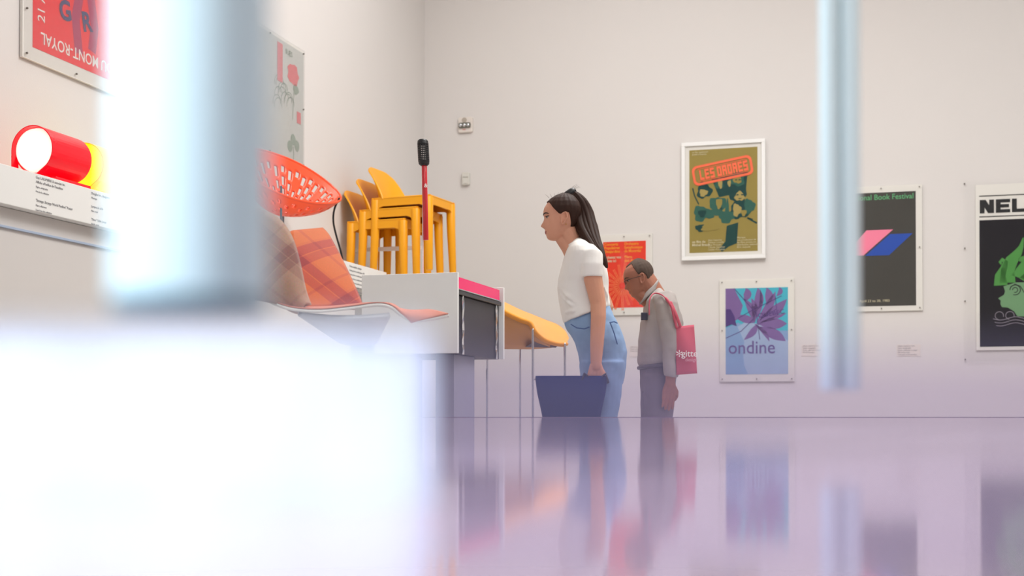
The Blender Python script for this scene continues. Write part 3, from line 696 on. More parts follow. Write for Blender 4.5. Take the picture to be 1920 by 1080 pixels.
MB().tube([cat(N1, k/30) for k in range(31)], .013, 10).build('rolled_edge', LY, rt, smooth=True)
B1 = [K(900, 575, 8.02), K(946, 587, 8.02), K(972, 600, 8.02), K(994, 609, 8.02), K(1003, 626, 8.02), K(1020, 638, 8.06), K(1030, 645, 8.08)]
B2 = [K(900, 652, 8.3), K(946, 652, 8.3), K(972, 652, 8.3), K(994, 652, 8.3), K(1008, 651, 8.3), K(1022, 650, 8.3), K(1034, 649, 8.3)]
MB().grid(lambda u, v: cat(B1, u).lerp(cat(B2, u), v), 24, 6).build('underside', LT, rt, smooth=True, solid=.012)
MB().hexa([K(985, 651, 8.15), K(1005, 638, 8.15), K(1050, 643, 8.2), K(1042, 652, 8.2)], [K(985, 651, 8.5), K(1005, 640, 8.5), K(1050, 644, 8.5), K(1042, 652, 8.5)]).build('seat_bracket', mat('bracket_grey', (120, 112, 118), .5), rt)
for (px, py, D) in ((999, 618, 7.99), (1059, 645, 8.12), (913, 655, 8.1), (975, 652, 8.55)):
    a = K(px, py, D); MB().tube([a, (a.x, a.y, 0.006)], .008, 10).build('leg', CHROME, rt, smooth=True)
a = K(999, 711, 7.99); b = K(1059, 716, 8.12); MB().tube([a, (b.x, b.y, a.z)], .006, 8).build('cross_rod', CHROME, rt)

# ------------------------------------------------------------------ plaid lounge chair
def plaid(name, base, dk, red, greyc):
    m = bpy.data.materials.new(name); m.use_nodes = True; nt = m.node_tree; N = nt.nodes.new; L = nt.links.new; bs = nt.nodes['Principled BSDF']
    bs.inputs['Roughness'].default_value = .9; bs.inputs['Sheen Weight'].default_value = .3
    tc = N('ShaderNodeTexCoord'); outs = []
    for (ang_, fr, ph_) in ((math.radians(50), 4.6, .12), (math.radians(-40), 4.2, .42)):
        mp = N('ShaderNodeMapping'); mp.inputs['Rotation'].default_value = (0, ang_, 0); mp.inputs['Scale'].default_value = (1, 1, 1)
        L(tc.outputs['Object'], mp.inputs[0]); sp = N('ShaderNodeSeparateXYZ'); L(mp.outputs[0], sp.inputs[0])
        mu = N('ShaderNodeMath'); mu.operation = 'MULTIPLY_ADD'; mu.inputs[1].default_value = fr; mu.inputs[2].default_value = ph_; L(sp.outputs['Z'], mu.inputs[0])
        fc = N('ShaderNodeMath'); fc.operation = 'FRACT'; L(mu.outputs[0], fc.inputs[0])
        rp = N('ShaderNodeValToRGB'); rp.color_ramp.interpolation = 'CONSTANT'; el = rp.color_ramp.elements
        el[0].position = 0; el[0].color = (0, 0, 0, 1); el[1].position = .22; el[1].color = (.55, .55, .55, 1)
        for (ps, v) in ((.36, .0), (.375, .75), (.52, .15), (.56, .0), (.80, .3), (.84, 0)):
            e_ = el.new(ps); e_.color = (v, v, v, 1)
        L(fc.outputs[0], rp.inputs[0]); outs.append(rp.outputs[0])
    ad = N('ShaderNodeMath'); ad.operation = 'ADD'; L(outs[0], ad.inputs[0]); L(outs[1], ad.inputs[1])
    hf_ = N('ShaderNodeMath'); hf_.operation = 'MULTIPLY'; hf_.inputs[1].default_value = .75; L(ad.outputs[0], hf_.inputs[0])
    rp = N('ShaderNodeValToRGB'); el = rp.color_ramp.elements; el[0].color = rgb(*base); el[1].position = 1; el[1].color = rgb(*red); e_ = el.new(.5); e_.color = rgb(*dk)
    L(hf_.outputs[0], rp.inputs[0])
    nz = N('ShaderNodeTexNoise'); nz.inputs['Scale'].default_value = 160; L(tc.outputs['Object'], nz.inputs['Vector'])
    mx = N('ShaderNodeMix'); mx.data_type = 'RGBA'; mx.blend_type = 'OVERLAY'; mx.inputs[0].default_value = .25; L(rp.outputs[0], mx.inputs[6]); L(nz.outputs['Color'], mx.inputs[7])
    L(mx.outputs[2], bs.inputs['Base Color']); return m
PL = plaid('plaid_wool', (208, 100, 34), (182, 60, 36), (146, 14, 26), 0); PL2 = plaid('greyed_plaid_wool', (178, 142, 122), (162, 122, 108), (140, 96, 90), 0)  # second plaid, for the side wing, has greyer and weaker colours
o_ = P(680, 640, 5.1)
rt = empty('plaid_lounge_chair', (o_.x, o_.y, 0), 0, 'lounge chair in orange plaid wool with white shell edge, left of the white console', 'chair')
WS = mat('white_shell', (238, 236, 230), .35)
# back cushion, faces right
TLc, TRc, BRc, BLc = K(544, 432, 5.0), K(610, 426, 5.45), K(682, 573, 5.45), K(572, 577, 5.0)
def backf(u, v):                       # u bottom->top, v near->far
    a = BLc.lerp(TLc, u); b = BRc.lerp(TRc, u); p = a.lerp(b, v)
    bul = math.sin(math.pi*u)*.035; p = p + Vector((.7, -.3, .2))*(bul*.6*math.sin(math.pi*(.15+.7*v)))
    # round the corners at the top
    if u > .88:
        k = (u-.88)/.12; p = p + (b-a)*(.5-v)*.16*k*k
    return p
MB().grid(backf, 24, 20).build('back_cushion', PL, rt, smooth=True, solid=.05, off=1, bevel=.0)
# side wing / outer back at left
wl = [K(440, 395, 4.95), K(490, 400, 4.93), K(520, 415, 4.92), K(538, 445, 4.92), K(552, 495, 4.94), K(562, 545, 4.96), K(571, 575, 4.98)]
w2_ = [K(420, 560, 4.85), K(450, 562, 4.85), K(480, 563, 4.85), K(500, 566, 4.85), K(515, 567, 4.88), K(535, 571, 4.92), K(560, 575, 4.96)]
MB().grid(lambda u, v: cat(wl, u).lerp(cat(w2_, u), v) + Vector((0, -.03*math.sin(v*math.pi), 0)), 24, 12).build('side_wing', PL2, rt, smooth=True, solid=.03, off=-1)
E1 = [K(490, 552, 4.85), K(515, 568, 4.85), K(550, 579, 4.87), K(600, 582, 4.9), K(660, 576, 4.93), K(705, 570, 4.95), K(732, 574, 4.97), K(752, 590, 4.98), K(771, 607, 5.0)]
E2 = [K(560, 560, 5.5), K(590, 570, 5.5), K(620, 572, 5.5), K(660, 572, 5.45), K(700, 570, 5.4), K(735, 572, 5.3), K(762, 587, 5.2), K(803, 583, 5.1), K(841, 591, 5.0)]
MB().grid(lambda u, v: cat(E1, u).lerp(cat(E2, u), v)+Vector((0, 0, .004)), 48, 12).build('seat_pad', mat('seat_plaid_wool', (206, 132, 112), .9, var=.15, scale=14), rt, smooth=True, solid=.004, off=1)
MB().grid(lambda u, v: cat(E1, u).lerp(cat(E2, u), v)+Vector((0, -.002, .002)), 48, 12).build('seat_shell', WS, rt, smooth=True, solid=.011, off=-1)
c0 = K(680, 640, 5.15)
G1 = [K(560, 584, 4.95), K(620, 590, 4.95), K(680, 590, 4.95), K(730, 586, 4.98)]
G2 = [K(640, 636, 5.1), K(660, 640, 5.1), K(690, 640, 5.1), K(705, 636, 5.1)]
MB().grid(lambda u, v: cat(G1, u).lerp(cat(G2, u), v), 16, 6).build('seat_support', mat('support_white', (214, 216, 220), .4), rt, smooth=True, solid=.02)
MB().box((c0.x-.045, c0.y-.045, .03), (c0.x+.045, c0.y+.045, c0.z+.02)).build('pedestal', mat('pedestal_blue_grey', (150, 170, 200), .4), rt, bevel=.006)
MB().box((c0.x-.25, c0.y-.22, 0), (c0.x+.25, c0.y+.22, .03)).build('foot_plate', mat('pedestal_blue_grey', (150, 170, 200), .4), rt, bevel=.006)

# ------------------------------------------------------------------ orange perforated shell chair on the shelf
ORS = mat('orange_plastic', (250, 84, 38), .35, coat=.3, var=.03)
def DD(px): return 9.4 + (px-535)/105*.38
o_ = P(535, 400, 9.4)
rt = empty('perforated_shell_chair', (o_.x, o_.y, SH_H), 0, 'orange slotted shell chair on wire legs, on the wall shelf behind the plaid chair', 'chair')
def K2(px, py, D): p = P(px, py, D); return Vector((p.x-o_.x, p.y-o_.y, p.z-SH_H))
CXP, CYP, A_, B_ = 533, 331, 112, 36
def bowl(u, v):                  # u angle, v radius
    t = 2*math.pi*u; ex = A_*math.cos(t); ey = B_*math.sin(t)
    if ex > 0: ey *= (1-.25*(ex/A_)**2)
    px = CXP + v*(ex*.945 - 0*ey); py = CYP + v*(ex*.36 - ey) + 66*(1-v**2.4)*(1-.15*math.cos(t))
    d = DD(px) + .17*v*math.sin(t)
    return K2(px, py, d)
NA, NR = 168, 40
def keep(i, j):
    if (5 <= j <= 35) and i % 4 > 1 and not (i < 84 and (i+3) % 168 < 8):
        band = (j-5+3*((i//4) % 2))//7; k = (j-5+3*((i//4) % 2)) % 7
        if k < (5 if i < 84 else 3) and not (band == 3 and i % 16 < 4): return False
    return True
MB().grid(lambda u, v: bowl(u, .05+.95*v), NA, NR, keep=keep).build('shell', ORS, rt, smooth=True, solid=.012, off=0)
MB().tube([bowl(k/72, 1.0) for k in range(73)], .010, 10, round_ends=False).build('rim', ORS, rt, smooth=True)
a = K2(527, 350, 9.25); BLW = mat('grey_wire', (96, 110, 124), .4, metal=.6)
MB().tube([a, (a.x, a.y, 0.008)], .008, 10).build('leg', BLW, rt)
def sc(pts, n=20): return [cat(pts, k/n) for k in range(n+1)]
pts = [K2(636, 372, 9.72), K2(627, 392, 9.72), K2(625, 415, 9.74), K2(630, 440, 9.76), K2(638, 468, 9.79), K2(642, 480, 9.80)]
pts[-1].z = .01; MB().tube(sc(pts), .0075, 10).build('leg', BLACK, rt, smooth=True)
for (px, D) in ((450, 9.02), (531, 9.5)):
    a = K2(px, 385, D); MB().tube([a, (a.x, a.y, .008)], .0075, 10).build('leg', BLW, rt)

# ------------------------------------------------------------------ people
def gauss(x, s): return math.exp(-(x/s)**2)
def interp(tab, t, c):
    for i in range(len(tab)-1):
        if tab[i][0] <= t <= tab[i+1][0]:
            f = (t-tab[i][0])/(tab[i+1][0]-tab[i][0]); return tab[i][c]+(tab[i+1][c]-tab[i][c])*f
    return tab[-1][c] if t > tab[-1][0] else tab[0][c]
# head tables: t (chin 0 - crown 1), base front, nose/lip extra, back, half width   (forward = +, metres for a 0.225 m head)
HW = [(0.0, .050, 0, .005, .022), (.02, .061, 0, -.001, .030), (.06, .067, .001, -.008, .038), (.10, .069, .001, -.020, .044), (.14, .0715, .003, -.032, .049), (.165, .071, .0008, -.040, .052),
      (.20, .0735, .004, -.048, .055), (.235, .0745, .002, -.055, .058), (.262, .0755, .009, -.061, .060), (.30, .0765, .0235, -.068, .063), (.34, .077, .0180, -.074, .066), (.40, .078, .0085, -.081, .069),
      (.46, .079, .0025, -.088, .071), (.50, .080, .001, -.091, .072), (.55, .0850, .001, -.095, .074), (.62, .0855, 0, -.097, .076), (.70, .081, 0, -.096, .0765), (.80, .067, 0, -.088, .071),
      (.88, .046, 0, -.074, .059), (.94, .023, 0, -.058, .041), (.98, 0.0, 0, -.042, .021), (1.0, -.02, 0, -.028, .004)]
class Head:
    def __init__(s, scale, center, pitch, tab=HW, nose=1.0):
        s.k = scale; s.c = Vector(center); s.M = Matrix.Rotation(-pitch, 3, 'Y'); s.tab = tab; s.nose = nose
    def loc(s, t, th, off=0.0):              # th: 0 = front, pi/2 = camera side, pi = back
        fr = interp(s.tab, t, 1); bk = interp(s.tab, t, 3); hw = interp(s.tab, t, 4); ns = interp(s.tab, t, 2)*s.nose
        cx = .35*fr + .65*bk if False else (fr*.42+bk*.58); c = math.cos(th); sn = math.sin(th)
        e = 2/2.25; xx = (abs(c)**e)*(1 if c > 0 else -1); yy = (abs(sn)**e)*(1 if sn > 0 else -1)
        x = cx + (fr-cx)*xx if c > 0 else cx + (cx-bk)*xx
        y = hw*yy
        dth = abs((th+math.pi) % (2*math.pi) - math.pi)
        x += ns*gauss(dth, .20 if t > .24 else .42)
        if .42 < t < .56: x -= .006*gauss(t-.49, .035)*gauss(dth-.42, .22)      # eye sockets
        if .24 < t < .46: x -= .002*gauss(t-.33, .06)*gauss(dth-.38, .15)
        n = Vector((xx*.9, yy, 0)); n = n.normalized() if n.length > 1e-4 else Vector((0, 0, 1))
        up = max(0, (t-.6)/.4)**1.5
        p = Vector((x, y, t*.225)) + (n*(1-up)+Vector((0, 0, up)))*off
        return p
    def w(s, p):
        q_ = Vector((-p.x, -p.y, p.z-.1125))*s.k
        return s.c + s.M @ q_
    def at(s, t, th, off=0.0): return s.w(s.loc(t, th, off))
    def mesh(s, mb, off=0.0, t0=0.0, n=64, m=70):
        rings = [[s.at(t0+(1-t0)*i/m, 2*math.pi*k/n, off) for k in range(n)] for i in range(m+1)]
        return mb.rings(rings)
    def ear(s, mb):
        for sg in (1, -1):
            c = s.loc(.42, math.pi/2*sg*1.05, 0); c.x = -.012; c.z = .225*.435; c.y = sg*(interp(s.tab, .43, 4)+.002)
            ring = []
            for k in range(25):
                a = math.pi*2*k/24; rx = .0145*(1 if math.sin(a) > 0 else .75); ring.append(s.w(c + Vector((rx*math.cos(a)-.006*math.sin(a), sg*(.006+.004*(-math.cos(a))), .029*math.sin(a)))))
            mb.tube(ring, .0042*s.k, 8, round_ends=False)
            mb.ell(s.w(c+Vector((0, -sg*.002, 0))), (.012*s.k, .005*s.k, .024*s.k), s.M)
def sil(mb, rows, D, n=28, e=2.3, dshift=0):
    rings = []
    for row in rows:
        (pf, pb, xf, xb, hw) = row if len(row) == 5 else (row[0],)+tuple(row)
        a = P(xf, pf, D); b = P(xb, pb, D); c = (a+b)/2; ra = (b-a).length/2; ring = []; dv_ = (b-a)/2
        for k in range(n):
            t = 2*math.pi*k/n; cc, ss = math.cos(t), math.sin(t); ee = 2/e
            ring.append(c+dv_*(abs(cc)**ee*(1 if cc > 0 else -1))+Vector((0, hw*abs(ss)**ee*(1 if ss > 0 else -1)+dshift, 0)))
        rings.append(ring)
    return mb.rings(rings)
def hand(mb, wrist, dirv, side, size=1.0, curl=.5):
    """palm + four unequal curled fingers + thumb, hanging along dirv; side = across the palm; palm faces dirv x side"""
    d = Vector(dirv).normalized(); s = Vector(side).normalized(); nrm = d.cross(s).normalized(); w0 = Vector(wrist)
    for k in range(5):                                    # palm as four merged metacarpals
        pass
    for j, (off, ln, r) in enumerate(((-.030, .066, .0085), (-.010, .074, .009), (.011, .069, .0088), (.030, .054, .0078))):
        off *= size; ln *= size; r *= size
        base_ = w0 + d*.088*size + s*off
        mb.tube([w0 + d*.0 + s*off*.55, w0+d*.045*size+s*off*.9, base_], [.015*size, .0155*size, .0115*size], 10)
        p = base_; dd = d.copy(); pts_ = [p]
        for q_ in (.45, .32, .23):
            dd = (dd + nrm*curl*.75).normalized(); p = p + dd*ln*q_; pts_.append(p)
        mb.tube(pts_, [r, r*.95, r*.9, r*.8], 10)
    th = w0 + d*.02*size - s*.024*size
    mb.tube([th, th - s*.022*size + d*.03*size + nrm*.012*size, th - s*.026*size + d*.058*size+nrm*.024*size, th - s*.018*size+d*.078*size+nrm*.030*size], [.014*size, .011*size, .0095*size, .008*size], 10)
SKIN = mat('skin_light', (212, 154, 126), .55, var=.05, scale=30, sss=.15); SKIN2 = mat('skin_tan', (162, 106, 84), .5, var=.08, scale=30, sss=.1)
HAIR = mat('dark_brown_hair', (50, 28, 18), .6, spec=.25, var=.25, scale=18); HAIRG = mat('grey_black_hair', (84, 70, 62), .8, spec=.2, var=.3, scale=60)
LIP = mat('lip_skin', (160, 80, 74), .45); EYEW = mat('eye_white', (190, 172, 160), .3); IRIS = mat('dark_iris', (30, 20, 16), .2)
def face(h, root, brow, lip, glasses=False):
    for sg in (1, -1):
        e_ = h.w(h.loc(.478, sg*.50, -.0065)); MB().ell(e_, (.0095*h.k,)*3).build('eye', EYEW, root, smooth=True)
        i_ = h.w(h.loc(.478, sg*.44, -.0005)); MB().ell(i_, (.0058*h.k, .0058*h.k, .0060*h.k)).build('iris', IRIS, root, smooth=True)
        MB().tube([h.at(.50, sg*a, .0015 if a < .62 else .0005) for a in (.26, .36, .48, .60, .70)], [.0012*h.k, .0024*h.k, .0026*h.k, .0024*h.k, .0014*h.k], 8).build('eyelid', brow, root)
        MB().tube([h.at(tt, sg*a, .0008) for a, tt in ((.16, .545), (.28, .562), (.45, .57), (.62, .562), (.75, .545))], [.0016*h.k, .0032*h.k, .0032*h.k, .0026*h.k, .0012*h.k], 8).build('eyebrow', brow, root)
    MB().tube([h.at(.182, a, -.0005) for a in (-.34, -.2, 0, .2, .34)], [.001*h.k, .0035*h.k, .0042*h.k, .0035*h.k, .001*h.k], 8).build('upper_lip', lip, root, smooth=True)
    MB().tube([h.at(.150, a, -.001) for a in (-.30, -.18, 0, .18, .30)], [.001*h.k, .0038*h.k, .0045*h.k, .0038*h.k, .001*h.k], 8).build('lower_lip', lip, root, smooth=True)
def haircap(h, line, off, t0, n=72, m=40, jitter=.002):
    """cap of hair over the skull, starting at the hairline t=line(theta)"""
    mb = MB(); rings = []
    for i in range(m+1):
        ring = []
        for k in range(n):
            th = 2*math.pi*k/n; d = abs((th+math.pi) % (2*math.pi)-math.pi); tl_ = line(d)
            t = tl_ + (1-tl_)*(i/m); o2 = off*min(1, i/3.0)+.0005
            o2 += jitter*math.sin(th*23+i*.15)*min(1, i/4.0)
            ring.append(h.at(t, th, o2))
        rings.append(ring)
    inner = [[h.at(line(abs((2*math.pi*k/n+math.pi) % (2*math.pi)-math.pi)), 2*math.pi*k/n, -.006) for k in range(n)]]
    return mb.rings(inner+rings, cap=True)

# ---- woman
D = 6.2; px_m = F/D
wc = P(1050, 451, D); fpos = P(1125, 770, D)
root = empty('person', (fpos.x, D, 0), 0, 'woman in white t-shirt and blue jeans with a long dark ponytail, leaning forward', 'person')
bpy.context.view_layer.update()
hc = P(1050+1.5, 451-87/2, D)
h = Head(1.0, hc, math.radians(0))
b = MB(); h.mesh(b); h.ear(b)
b.tube([P(1062, 428, D), P(1070, 445, D), P(1081, 468, D), P(1090, 500, D)], [.050, .048, .050, .05], 20)
b.tube([P(1052, 447, D), P(1066, 462, D), P(1076, 475, D)], [.03, .04, .05], 14)
b.tube([P(1093, 500, D), P(1094, 560, D), P(1105, 610, D)], [.06, .06, .065], 16)
for sg, sh_, pts, rd in ((-1, .155, [(1107, 492), (1108, 530), (1117, 575), (1117, 600), (1114, 650), (1112, 690)], [.036, .0445, .037, .036, .032, .025]),
                     (1, .155, [(1107, 490), (1122, 525), (1144, 572), (1138, 588), (1125, 602), (1115, 612)], [.04, .043, .033, .032, .027, .022])):
    b.tube([P(x, y_, D)+Vector((0, sg*(sh_+.012*i), 0)) for i, (x, y_) in enumerate(pts)], rd, 16)
hand(b, P(1112, 688, D)+Vector((0, -.215, 0)), (-.02, 0, -1), (-1, 0, 0), .95, .30)
hand(b, P(1116, 610, D)+Vector((0, .225, 0)), (-.3, 0, -1), (-1, 0, .3), .9, .4)
for sg in (-1, 1):
    b.tube([P(1108, 610, D)+Vector((0, sg*.06, 0)), P(1125, 680, D)+Vector((0, sg*.09, 0)), P(1118, 800, D)+Vector((0, sg*.09, 0)), P(1128, 960, D)+Vector((0, sg*.09, 0))], [.05, .06, .045, .03], 12)
child(b, 'body', SKIN, root, remesh=.0035, sm=2)
class Adapter:                    # lets face() build children in world space under a moved root
    pass
def under(root, fn):
    before = set(bpy.data.objects); fn()
    for o in set(bpy.data.objects)-before:
        if o.parent == root: o.matrix_parent_inverse = root.matrix_world.inverted()
under(root, lambda: face(h, root, mat('dark_brow', (38, 24, 20), .6), LIP))
def wl_(d):                       # woman's hairline
    tab = [(0, .80), (.5, .80), (.8, .74), (1.1, .63), (1.35, .52), (1.55, .55), (1.75, .56), (1.95, .42), (2.3, .26), (3.2, .20)]
    return interp(tab, d, 1)
child(haircap(h, wl_, .007, 0), 'hair', HAIR, root, smooth=True)
# ponytail of merged locks
tail = [P(1070, 360, D), P(1077, 366, D), P(1086, 380, D), P(1092, 400, D), P(1098, 425, D-.03), P(1108, 448, D-.08), P(1120, 468, D-.13), P(1131, 487, D-.16), P(1138, 502, D-.17)]
rad = [.020, .028, .040, .048, .050, .041, .027, .014, .004]
tb = MB(); random.seed(11)
for k in range(26):
    a = 2*math.pi*random.random(); rr = math.sqrt(random.random())*.82
    pts = []; rs = []
    for i in range(len(tail)*3-2):
        f = i/3; c = cat(tail, f/(len(tail)-1)); r_ = rad[int(f)]+(rad[min(int(f)+1, 8)]-rad[int(f)])*(f-int(f))
        dx = Vector((math.cos(a), math.sin(a)*.75, .0))
        pts.append(c+dx*(r_*rr)+Vector((.002*math.sin(i*.7+k), 0, 0))); rs.append(max(.002, r_*.34))
    tb.tube(pts, rs, 8)
tb.tube([P(1070, 357, D), P(1068, 366, D), P(1066, 374, D)], [.010, .017, .022], 12)
child(tb, 'ponytail', HAIR, root, smooth=True)
hb = MB(); hb.tube([P(1064, 366, D)+Vector((0, 0, 0)), P(1073, 360, D)], [.021, .021], 16); child(hb, 'hair_band', BLACK, root, smooth=True)
fl = MB()
for k in range(8):
    st_ = P(1030+k*5, 372-k*1.2, D); fl.tube([st_, st_+Vector((-.01+.004*k, 0, .012)), st_+Vector((-.02+.009*k, .004, .02))], [.0006, .0005, .0003], 4)
for k in range(4): fl.tube([P(1070, 356, D), P(1074+2*k, 350+k, D), P(1082+2*k, 345+2*k, D)], [.0007, .0005, .0003], 4)
child(fl, 'loose_strands', HAIR, root)
e_ = h.at(.31, math.pi/2*1.12, .003); child(MB().ell(e_, (.0028,)*3), 'earring', mat('gold', (220, 180, 90), .2, metal=1), root, smooth=True)
nk = MB().tube([P(1067, 466, D)+Vector((0, -.045, 0)), P(1062, 480, D)+Vector((0, -.035, 0)), P(1058, 493, D)+Vector((0, -.01, 0))], [.0009]*3, 6); child(nk, 'necklace', mat('gold', (220, 180, 90), .2, metal=1), root)
SHIRT = mat('white_cotton', (240, 237, 231), .9, var=.02, bump=.06, bscale=300)
tsh = MB()
sil(tsh, [(607, 577, 1056, 1142, .172), (602, 573, 1055, 1144, .172), (590, 565, 1052, 1143, .165), (574, 555, 1049, 1142, .158), (558, 545, 1047, 1141, .157), (540, 533, 1045.5, 1141, .16), (522, 1047, 1140, .168), (505, 1051, 1137, .178), (490, 1056, 1131, .19), (478, 1060, 1124, .19), (468, 1063, 1116, .17), (459, 1067, 1106, .13), (452, 1074, 1097, .085), (449, 1079, 1091, .06)], D)
for sg in (-1, 1):
    e2 = 1107 if sg < 0 else 1116
    tsh.tube([P(1102, 480, D)+Vector((0, sg*.11, 0)), P(1106, 490, D)+Vector((0, sg*.160, 0)), P(e2-1, 505, D)+Vector((0, sg*.172, 0)), P(e2-1, 526, D)+Vector((0, sg*.172, 0))], [.050, .055, .052, .0505], 18, round_ends=False)
for pts, r_ in (([(1058, 516), (1070, 510), (1086, 514)], .003), ([(1060, 524), (1072, 518), (1088, 522)], .003), ([(1048, 541), (1062, 560), (1082, 574), (1100, 580)], .008), ([(1050, 556), (1064, 574), (1084, 586)], .007),
                ([(1128, 540), (1134, 556), (1138, 572)], .007), ([(1054, 590), (1070, 588), (1092, 578)], .006), ([(1083, 470), (1083, 490), (1086, 512)], .006)):
    n_ = len(pts); tsh.tube([P(x, y_, D)+Vector((0, -(.150-.0015*max(0, 1068-x)**1.35 - (.0012*max(0, x-1125)**1.5)), 0)) for x, y_ in pts], [r_*.5]+[r_]*(n_-2)+[r_*.4], 8)
child(tsh, 't_shirt', SHIRT, root, remesh=.006, sm=5, disp=.008, dscale=.09)
col_ = MB(); ring = []
for k in range(33):
    t = 2*math.pi*k/32; c = P(1079, 457, D)
    ring.append(c+Vector((-.040*math.cos(t), .058*math.sin(t), -.020*math.cos(t)+.004)))
col_.tube(ring, .0062, 8, round_ends=False); child(col_, 'neckband', SHIRT, root, smooth=True)
JEAN = mat('blue_denim', (138, 168, 202), .9, var=.25, scale=9, bump=.15, bscale=350)
je = MB()
sil(je, [(722, 1090, 1168, .17), (700, 1089, 1171, .172), (680, 1087, 1174, .175), (660, 1084, 1175, .178), (640, 1076, 1172, .178), (625, 1067, 1167, .175), (618, 607, 1063, 1159, .168), (611, 592, 1059, 1151, .162), (605, 580, 1058, 1145, .156), (598, 570, 1060, 1141, .148)], D)
for sg in (-1, 1):
    je.tube([P(1128, 680, D)+Vector((0, sg*.088, 0)), P(1128, 740, D)+Vector((0, sg*.09, 0)), P(1124, 800, D)+Vector((0, sg*.09, 0)), P(1126, 860, D)+Vector((0, sg*.09, 0)), P(1130, 955, D)+Vector((0, sg*.09, 0))], [.105, .088, .07, .068, .082], 20, round_ends=False)
child(je, 'jeans', JEAN, root, remesh=.006, sm=4, disp=.010, dscale=.06)
JD = mat('denim_seam', (74, 102, 148), .9)
def on_side(px, py, y0): return P(px, py, D)+Vector((0, y0, 0))
child(MB().tube([on_side(1068, 612, -.150), on_side(1078, 619, -.170), on_side(1092, 621, -.180), on_side(1100, 618, -.182)], .003, 6), 'pocket_seam', JD, root)
child(MB().tube([on_side(1139, 609, -.168), on_side(1146, 628, -.172), on_side(1152, 648, -.168)], .003, 6), 'pocket_seam', JD, root)
child(MB().tube([on_side(1139, 609, -.164), on_side(1147, 607, -.148), on_side(1153, 609, -.125)], .003, 6), 'pocket_seam', JD, root)
for sg in (-1, 1):
    c = P(1120, 970, D); m_ = MB(); m_.tube([(c.x+.09, D+sg*.09, .045), (c.x+.03, D+sg*.09, .05), (c.x-.06, D+sg*.09, .04), (c.x-.13, D+sg*.09, .03)], [.045, .048, .038, .028], 14)
    for i, v in enumerate(m_.v): m_.v[i] = (v[0], v[1], max(v[2], 0.0))
    child(m_, 'shoe', BLACK, root, smooth=True)

# navy bag hanging from her hand
hb0 = P(1112, 712, D)+Vector((0, -.215, 0))
bc = P(1072, 785, D-.25)
root_b = empty('handbag', (bc.x, D-.215, bc.z), 0, 'navy blue handbag hanging from the woman\'s lowered hand', 'bag')
NB = mat('navy_leather', (16, 36, 92), .8, spec=.08, var=.1)
def rr(hw, hd, z, n=24, e=4):
    o = []
    for k in range(n):
        t = 2*math.pi*k/n; c, s = math.cos(t), math.sin(t); o.append((hw*abs(c)**(2/e)*(1 if c > 0 else -1), hd*abs(s)**(2/e)*(1 if s > 0 else -1), z))
    return o
MB().rings([rr(.135, .05, 0), rr(.14, .055, .03), rr(.16, .05, .12), rr(.168, .03, .18), rr(.168, .022, .20)]).build('bag_body', NB, root_b, smooth=True, bevel=.003)
gx = hb0.x - bc.x; gz = hb0.z - bc.z + .03
for yy in (-.024, .024):
    MB().tube([(gx-.07, yy, .17), (gx-.055, yy, .21), (gx-.02, yy*.5, gz-.035), (gx+.01, yy*.3, gz-.035), (gx+.045, yy, .21), (gx+.055, yy, .17)], .006, 8).build('handle', mat('bag_strap', (40, 36, 60), .5), root_b, smooth=True)

# ---- man
D = 7.7
fpos = P(1240, 770, D)
root = empty('person', (fpos.x, D, 0), 0, 'grey haired man with glasses and grey shirt, bent forward, pink bag on shoulder', 'person')
bpy.context.view_layer.update()
hc = P(1196.5, 521, D)
h = Head(.985, hc, math.radians(15), nose=1.0)
b = MB(); h.mesh(b); h.ear(b)
b.tube([P(1208, 523, D), P(1219, 539, D), P(1230, 556, D), P(1236, 575, D)], [.064, .064, .062, .05], 20)
b.tube([P(1196, 548, D), P(1208, 556, D), P(1216, 564, D)], [.040, .050, .046], 14)
b.tube([P(1238, 580, D), P(1235, 640, D), P(1232, 690, D)], [.07, .07, .07], 16)
for sg in (-1, 1):
    b.tube([P(1240, 572, D)+Vector((0, sg*.17, 0)), P(1250, 640, D)+Vector((0, sg*.21, 0)), P(1250, 690, D)+Vector((0, sg*.22, 0)), P(1248, 722, D)+Vector((0, sg*.22, 0))], [.055, .042, .034, .028], 14)
    hand(b, P(1248, 720, D)+Vector((0, sg*.22, 0)), (-.1, 0, -1), (-1, 0, 0), 1.0, .3)
    b.tube([P(1232, 690, D)+Vector((0, sg*.09, 0)), P(1230, 800, D)+Vector((0, sg*.1, 0)), P(1234, 925, D)+Vector((0, sg*.1, 0))], [.04, .06, .04], 12)
child(b, 'body', SKIN2, root, remesh=.0035, sm=2)
under(root, lambda: face(h, root, mat('grey_brow', (70, 54, 48), .7), mat('tan_lip', (140, 84, 72), .5)))
def ml_(d):
    tab = [(0, .84), (.4, .86), (.8, .90), (1.05, .84), (1.25, .72), (1.42, .54), (1.6, .60), (1.8, .52), (2.1, .34), (3.2, .26)]
    return interp(tab, d, 1)
child(haircap(h, ml_, .004, 0, jitter=.001), 'hair', HAIRG, root, smooth=True)
gm = MB()
for sg in (1, -1):
    lens = [h.w(h.loc(.47, sg*.35, 0)+Vector((.014, 0, 0)) + Vector((0, 0, 0)) + Vector((.004*math.cos(a)*0, sg*(.020*math.cos(a)), .015*math.sin(a)))) for a in [2*math.pi*k/20 for k in range(21)]]
    gm.tube(lens, .0013, 6, round_ends=False)
    gm.tube([h.w(h.loc(.47, sg*.35, 0)+Vector((.012, sg*.022, .008))), h.w(Vector((.05, sg*.074, .225*.50))), h.w(Vector((-.01, sg*.079, .225*.505)))], .0016, 6)
gm.tube([h.w(h.loc(.47, 0, .004)+Vector((0, .012*s_, .004))) for s_ in (-1, 0, 1)], .0014, 6)
child(gm, 'glasses', BLACK, root)
